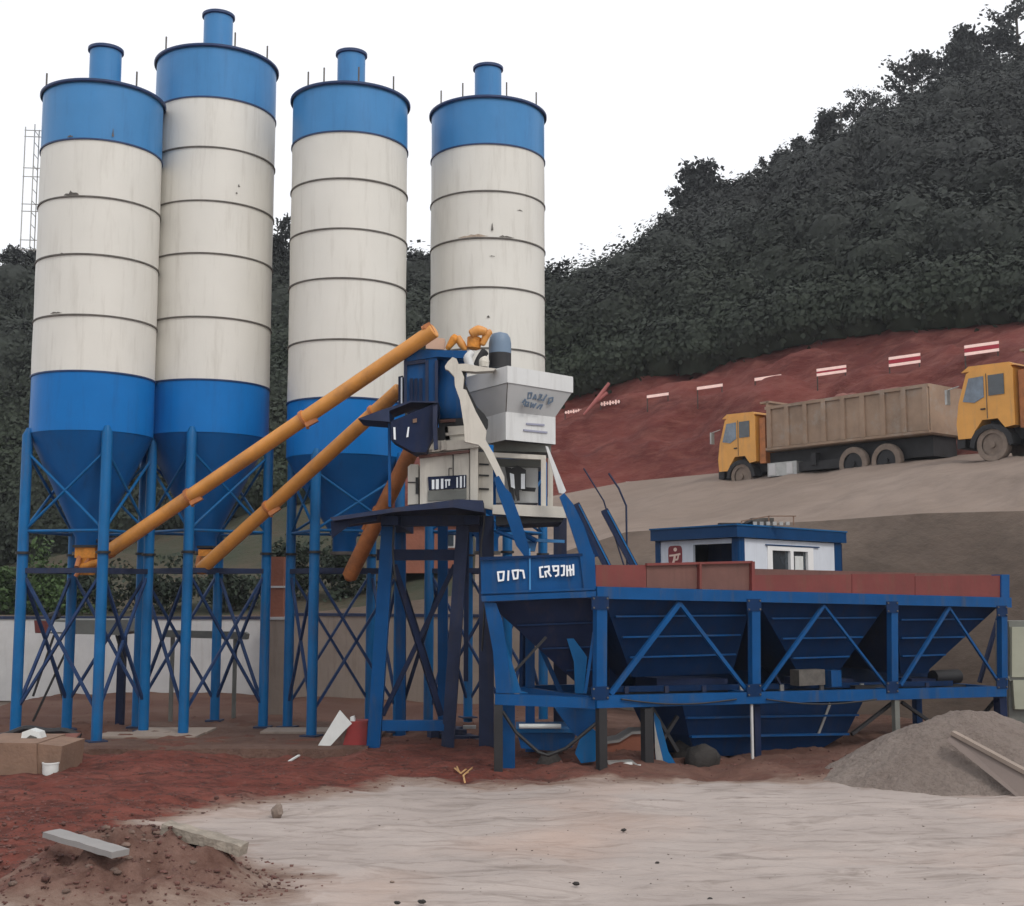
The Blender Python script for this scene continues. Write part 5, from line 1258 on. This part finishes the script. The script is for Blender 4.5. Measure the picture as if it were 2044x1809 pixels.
r = thing('cement_sheet', 'pale plank with a grey sheet under it lying down the sand pile', 'sheet', P(1950, 1580, 20.8))
q0, q1 = P(1900, 1466, 23.6), P(2130, 1590, 22.0)
MB().prism([q0, q1, q1 + Vector((-.25, -.25, -.55)), q0 + Vector((-.12, -.06, -.10))], (.03, .05, .01)).build('sheet', mat('smooth_cement', (.17, .135, .12), .85, .06, 1.5, bump=.1, bscale=10), r)
MB().beam(q0 + Vector((.02, 0, .03)), q1 + Vector((.02, 0, .03)), .15, .07).build('plank_edge', 'taupewall', r)

# ------------------------------------------------------------------ vegetation
def hill_point(px, t):
    "t 0 rtop .. 1 mid .. 2 ridge"
    a, b, c = rowpt('rtop', px), rowpt('mid', px), rowpt('ridge', px)
    return a.lerp(b, t) if t < 1 else b.lerp(c, t - 1)
cs = []; ds = []; cen = []
for k in range(2600):
    px = rng.uniform(-260, 2330); t = rng.uniform(-.015, 1.95) if k % 6 else rng.uniform(-.01, .1); p = hill_point(px, t)
    r = rng.uniform(1.2, 2.8) * (.75 if t > 1.8 or t < .15 else 1)
    n = int(190 + r * 220)
    d = rng.normal(size=(n, 3)); d[:, 2] = np.abs(d[:, 2]) * 1.0 - .25; d /= np.linalg.norm(d, axis=1)[:, None]; ds.append(d.copy())
    lump = 1 + .16 * np.sin(d[:, 0] * 5 + k) * np.cos(d[:, 1] * 5 + 2 * k) + .1 * np.sin(d[:, 2] * 9 + k)
    zc_ = p.z + r * .35 + (rng.uniform(-.5, 1.6) if .1 < t < 1.7 else 0); cen.append((p.x, p.y, zc_, r))
    cs.append(np.array([p.x, p.y, zc_]) + d * (r * lump * rng.uniform(.8, 1.06, n) * rng.uniform(.95, 1.0, n))[:, None] * np.array([1, 1, 1.15]))
C_ = np.concatenate(cs); N_ = np.concatenate(ds) + rng.normal(0, .26, (len(C_), 3)); N_ /= np.linalg.norm(N_, axis=1)[:, None]
a_ = np.cross(N_, rng.normal(size=N_.shape)); a_ /= np.linalg.norm(a_, axis=1)[:, None]; b_ = np.cross(N_, a_)
s_ = .15 * rng.uniform(.5, 1.4, (len(C_), 1)); a_ = a_ * s_; b_ = b_ * s_ * rng.uniform(.4, .9, (len(C_), 1))
Vf = np.stack([C_ - a_, C_ - b_, C_ + a_, C_ + b_], 1).reshape(-1, 3); Ff = np.arange(len(C_) * 4).reshape(-1, 4)
ku, kv = 10, 6; th = np.linspace(0, 2 * np.pi, ku, endpoint=False); ph = np.linspace(.05, np.pi * .75, kv + 1)
sph = np.array([(math.sin(p) * math.cos(t), math.sin(p) * math.sin(t), math.cos(p) * 1.12) for p in ph for t in th])
sf = np.array([(i * ku + j, i * ku + (j + 1) % ku, (i + 1) * ku + (j + 1) % ku, (i + 1) * ku + j) for i in range(kv) for j in range(ku)])
cc_ = np.array(cen); V2 = cc_[:, None, :3] + sph[None] * cc_[:, None, 3:4] * .70 * rng.uniform(.9, 1.1, (len(cc_), len(sph), 1))
F2 = (sf[None] + (np.arange(len(cc_)) * len(sph))[:, None, None]).reshape(-1, 4) + len(Vf)
Vf = np.concatenate([Vf, V2.reshape(-1, 3)]); Ff = np.concatenate([Ff, F2])
me = npmesh('forest', Vf, Ff, M['forest'])
o = bpy.data.objects.new('forest', me); COL.objects.link(o); tag(o, 'dense dark forest covering the whole hillside', 'forest', kind='stuff')
def tree_proto(name, h, cr, airy, seed, label, conifer=False):
    rs = np.random.default_rng(seed); r = thing(name, label, 'tree', (0, 0, 0), 'trees standing along the ridge')
    tk = MB(); top_ = Vector((rs.normal(0, .15), rs.normal(0, .15), h * .92))
    tk.tube([(0, 0, -1.0), (top_.x * .4, top_.y * .4, h * .45), tuple(top_)], [.16, .10, .02], 7)
    tips = []
    nl = 11 if conifer else 13
    for i in range(nl):
        z = h * (.25 + .65 * i / nl); a = rs.uniform(0, 6.28); L = cr * ((1.15 - z / h) if conifer else (.55 + .5 * math.sin(math.pi * z / h))) * rs.uniform(.7, 1.15)
        s = Vector((0, 0, z)); e = s + Vector((math.cos(a) * L, math.sin(a) * L * .8, (.15 if conifer else .55) * L))
        tk.tube([s, s.lerp(e, .5) + Vector((0, 0, .08)), e], [.05, .03, .012], 5); tips.append((s, e))
    tk.build('trunk', 'bark', r)
    pts = []
    for s, e in tips:
        for k in range(3 if airy else 5):
            c = s.lerp(e, rs.uniform(.4, 1.1)); n = 26 if airy else 60; q = rs.normal(0, cr * (.15 if airy else .2), (n, 3)); q[:, 2] *= .7; pts.append(np.array(c) + q)
    n = 30; pts.append(np.array(top_) + rs.normal(0, cr * .15, (n, 3)))
    V_, F_ = leaves(np.concatenate(pts), .15 if airy else .19)
    me = npmesh('crown', V_, F_, M['ridge']); c = bpy.data.objects.new('crown', me); COL.objects.link(c); c.parent = r
    return r
def put(o, px, Yo=0, s=1.0, rz=0.0, dz=-.2):
    q = rowpt('ridge', px); o.location = (q.x, q.y + Yo, q.z + dz); o.scale = (s,) * 3; o.rotation_euler = (0, 0, rz)
protos = [('airy', 5.0, 1.7, True, 1), ('bushy', 4.2, 1.8, False, 2), ('conifer', 5.2, 1.5, False, 3), ('thin', 5.0, 1.5, True, 4)]
PR = {}
rt_ = [(30, 'conifer', .6, 'small dark tree on the ridge at the left edge, below the wire ladder'), (58, 'bushy', .7, 'rounded dark tree on the ridge just left of the leftmost silo'),
       (556, 'thin', .9, 'bare pointed tree seen in the gap between second and third silos'), (570, 'bushy', .7, 'rounded tree beside the pointed one in the second silo gap'), (835, 'bushy', .8, 'pale rounded tree in the gap between third and fourth silos'),
       (850, 'conifer', .6, 'small conifer touching the rightmost silo from the left'), (1102, 'airy', 1.05, 'tall open tree close to the right side of the rightmost silo'), (1130, 'bushy', 1.0, 'broad tree right of the rightmost silo'), (1155, 'airy', .7, 'last low tree before the dip in the ridge'),
       (1212, 'bushy', .8, 'round tree at the foot of the climbing ridge'), (1245, 'airy', .8, 'open tree just above the foot of the climbing ridge'), (1285, 'conifer', .7, 'small conifer a third of the way up the ridge'), (1325, 'airy', 1.0, 'open tree with sky holes left of the big rounded crown'),
       (1362, 'airy', 1.2, 'open tree with large sky holes beside the big rounded crown'), (1405, 'bushy', 1.35, 'big rounded crown halfway along the ridge'), (1470, 'bushy', .8, 'low round tree right of the big rounded crown'), (1520, 'thin', .7, 'thin small tree sticking up before the clipped looking clump'),
       (1560, 'bushy', .7, 'low tree under the clipped looking clump'), (1592, 'conifer', .75, 'flat topped clump of thin stems on the ridge'), (1650, 'conifer', 1.0, 'pointed tree left of the slender twin tree'), (1672, 'thin', 1.0, 'slender pale twin of the pointed tree'),
       (1722, 'airy', 1.0, 'leaning open tree in the middle of the upper ridge'), (1755, 'airy', .9, 'second leaning open tree on the upper ridge'), (1812, 'thin', 1.35, 'tallest pale thin tree of the upper ridge'), (1835, 'airy', 1.0, 'small open tree below the tallest thin tree'),
       (1882, 'bushy', 1.1, 'dense tree right of the tallest thin tree'), (1912, 'conifer', 1.0, 'pointed dark tree near the upper right'), (1955, 'bushy', 1.25, 'wide dense tree near the upper right corner'), (1985, 'airy', .8, 'small open tree right of the wide dense tree'),
       (2030, 'thin', 1.5, 'bare thin tree in the top right corner')]
for nm, h, cr, ai, sd in protos: PR[nm] = tree_proto('ridge_tree', h, cr, ai, sd, 'x', nm == 'conifer')
used = set()
for px, nm, s, lab in rt_:
    if lab is None: lab = 'dark tree on the ridge just outside the frame'
    if nm not in used: o = PR[nm]; used.add(nm); o['label'] = lab
    else: o = dup(PR[nm], (0, 0, 0), 0, lab)
    if lab.startswith('dark tree on'): lab = lab
    put(o, px, rng.uniform(-1.5, -.3), s * 1.05, rng.uniform(0, 6.28))
# shrubs
def shrub(px, py, Y, rx, rz_, n, m, label, leaf=.09):
    c = P(px, py, Y); pts_ = [rowpt(k, px) for k in ('cut', 'crest', 'far')]
    zb = float(np.interp(Y, [p.y for p in pts_], [p.z for p in pts_])) - .15; r = thing('shrub', label, 'shrub', (c.x, c.y, zb), 'shrubs behind the silos')
    tk = MB()
    for k in range(5):
        a = rng.uniform(0, 6.28); tk.tube([(c.x, c.y, zb - .3), (c.x + math.cos(a) * rx * .3, c.y + math.sin(a) * .3, zb + rz_ * .8), (c.x + math.cos(a) * rx * .6, c.y + math.sin(a) * .5, zb + rz_ * 1.5)], [.04, .03, .01], 5)
    tk.build('stem', 'bark', r)
    cl = rng.normal(0, .42, (26, 3)) * np.array([rx, rx * .6, rz_]); pts = np.concatenate([k + rng.normal(0, .17, (n // 26, 3)) * np.array([rx, rx, rz_]) for k in cl]) + np.array([0, 0, rz_])
    V_, F_ = leaves(pts, leaf); me = npmesh('foliage', V_, F_, M[m]); o = bpy.data.objects.new('foliage', me); COL.objects.link(o); o.parent = r
shrub(20, 1175, 50.5, 1.6, .9, 2600, 'shrub', 'light green shrub above the pale wall at the left edge', .11)
shrub(-40, 1160, 51, 1.8, 1.1, 2600, 'shrub', 'green shrub partly cut off by the left edge', .11)
shrub(90, 1175, 49.8, 1.3, 1.2, 2600, 'shrub', 'green shrub seen between left and front legs of the leftmost silo', .10)
shrub(120, 1215, 49.6, .9, .7, 2200, 'shrub', 'small leafy green shrub low behind the leftmost silo', .08)
shrub(180, 1165, 50.5, 1.6, 1.1, 2400, 'shrubdark', 'dark shrub under the gate of the leftmost silo', .11)
shrub(460, 1125, 50, 1.6, .8, 2400, 'shrubdark', 'dark shrub below the second screw conveyor', .11)
shrub(330, 1150, 51, 1.9, 1.0, 2400, 'shrubdark', 'dark shrub seen between the two left silos', .11)
shrub(680, 1150, 50, 1.5, 1.1, 2400, 'shrubdark', 'dark shrub behind the third silo legs', .11)
shrub(590, 1120, 51, 1.5, 1.2, 2400, 'shrubdark', 'dark shrub right of the brick pillar', .11)

hz = bpy.data.materials.new('haze_air'); hz.use_nodes = True; hn = hz.node_tree; hn.nodes.clear()
ho = hn.nodes.new('ShaderNodeOutputMaterial'); hv = hn.nodes.new('ShaderNodeVolumePrincipled')
hv.inputs['Color'].default_value = (.85, .88, .95, 1); hv.inputs['Density'].default_value = .00045; hv.inputs['Anisotropy'].default_value = .3
hn.links.new(hv.outputs[0], ho.inputs['Volume'])
hb = MB().box((0, 60, 35.6), (330, 290, 74)).build('haze', hz, smooth=False); tag(hb, 'thin pale haze in the air over the whole site', 'haze', kind='stuff')
# ------------------------------------------------------------------ light, sky, camera
w = bpy.data.worlds.new('World'); sc.world = w; w.use_nodes = True; nt = w.node_tree; N = nt.nodes; L = nt.links
bg = N['Background']; sky = N.new('ShaderNodeTexSky'); sky.sky_type = 'NISHITA'; sky.sun_disc = False
SE, SR = 48, -35
sky.sun_elevation = R_(SE); sky.sun_rotation = R_(180 + SR); sky.dust_density = 6; sky.air_density = 1.2
mx = N.new('ShaderNodeMix'); mx.data_type = 'RGBA'; mx.inputs['Factor'].default_value = .88
L.new(sky.outputs['Color'], mx.inputs['A']); mx.inputs['B'].default_value = (9.0, 9.05, 9.2, 1)
L.new(mx.outputs['Result'], bg.inputs['Color']); bg.inputs['Strength'].default_value = .13
sl = bpy.data.lights.new('Sun', 'SUN'); sl.energy = 1.1; sl.angle = R_(11); sl.color = (1, .96, .9)
so = bpy.data.objects.new('Sun', sl); COL.objects.link(so)
az = R_(180 + SR)   # sky: rotation 0 = +Y, clockwise
d = Vector((math.sin(az) * math.cos(R_(SE)), math.cos(az) * math.cos(R_(SE)), math.sin(R_(SE))))
so.rotation_euler = d.to_track_quat('Z', 'Y').to_euler(); so.location = (0, 0, 60)
cam = bpy.data.cameras.new('Camera'); co = bpy.data.objects.new('Camera', cam); COL.objects.link(co)
cam.sensor_width = 36; cam.sensor_fit = 'HORIZONTAL'; cam.lens = 36 * F / 2044; cam.clip_end = 2000
co.location = (0, 0, H0); co.rotation_euler = (math.pi / 2 + PITCH, 0, 0); sc.camera = co
sc.view_settings.view_transform = 'Standard'; sc.view_settings.look = 'None'; sc.view_settings.gamma = 1; sc.view_settings.exposure = 0
sc.view_settings.use_curve_mapping = False
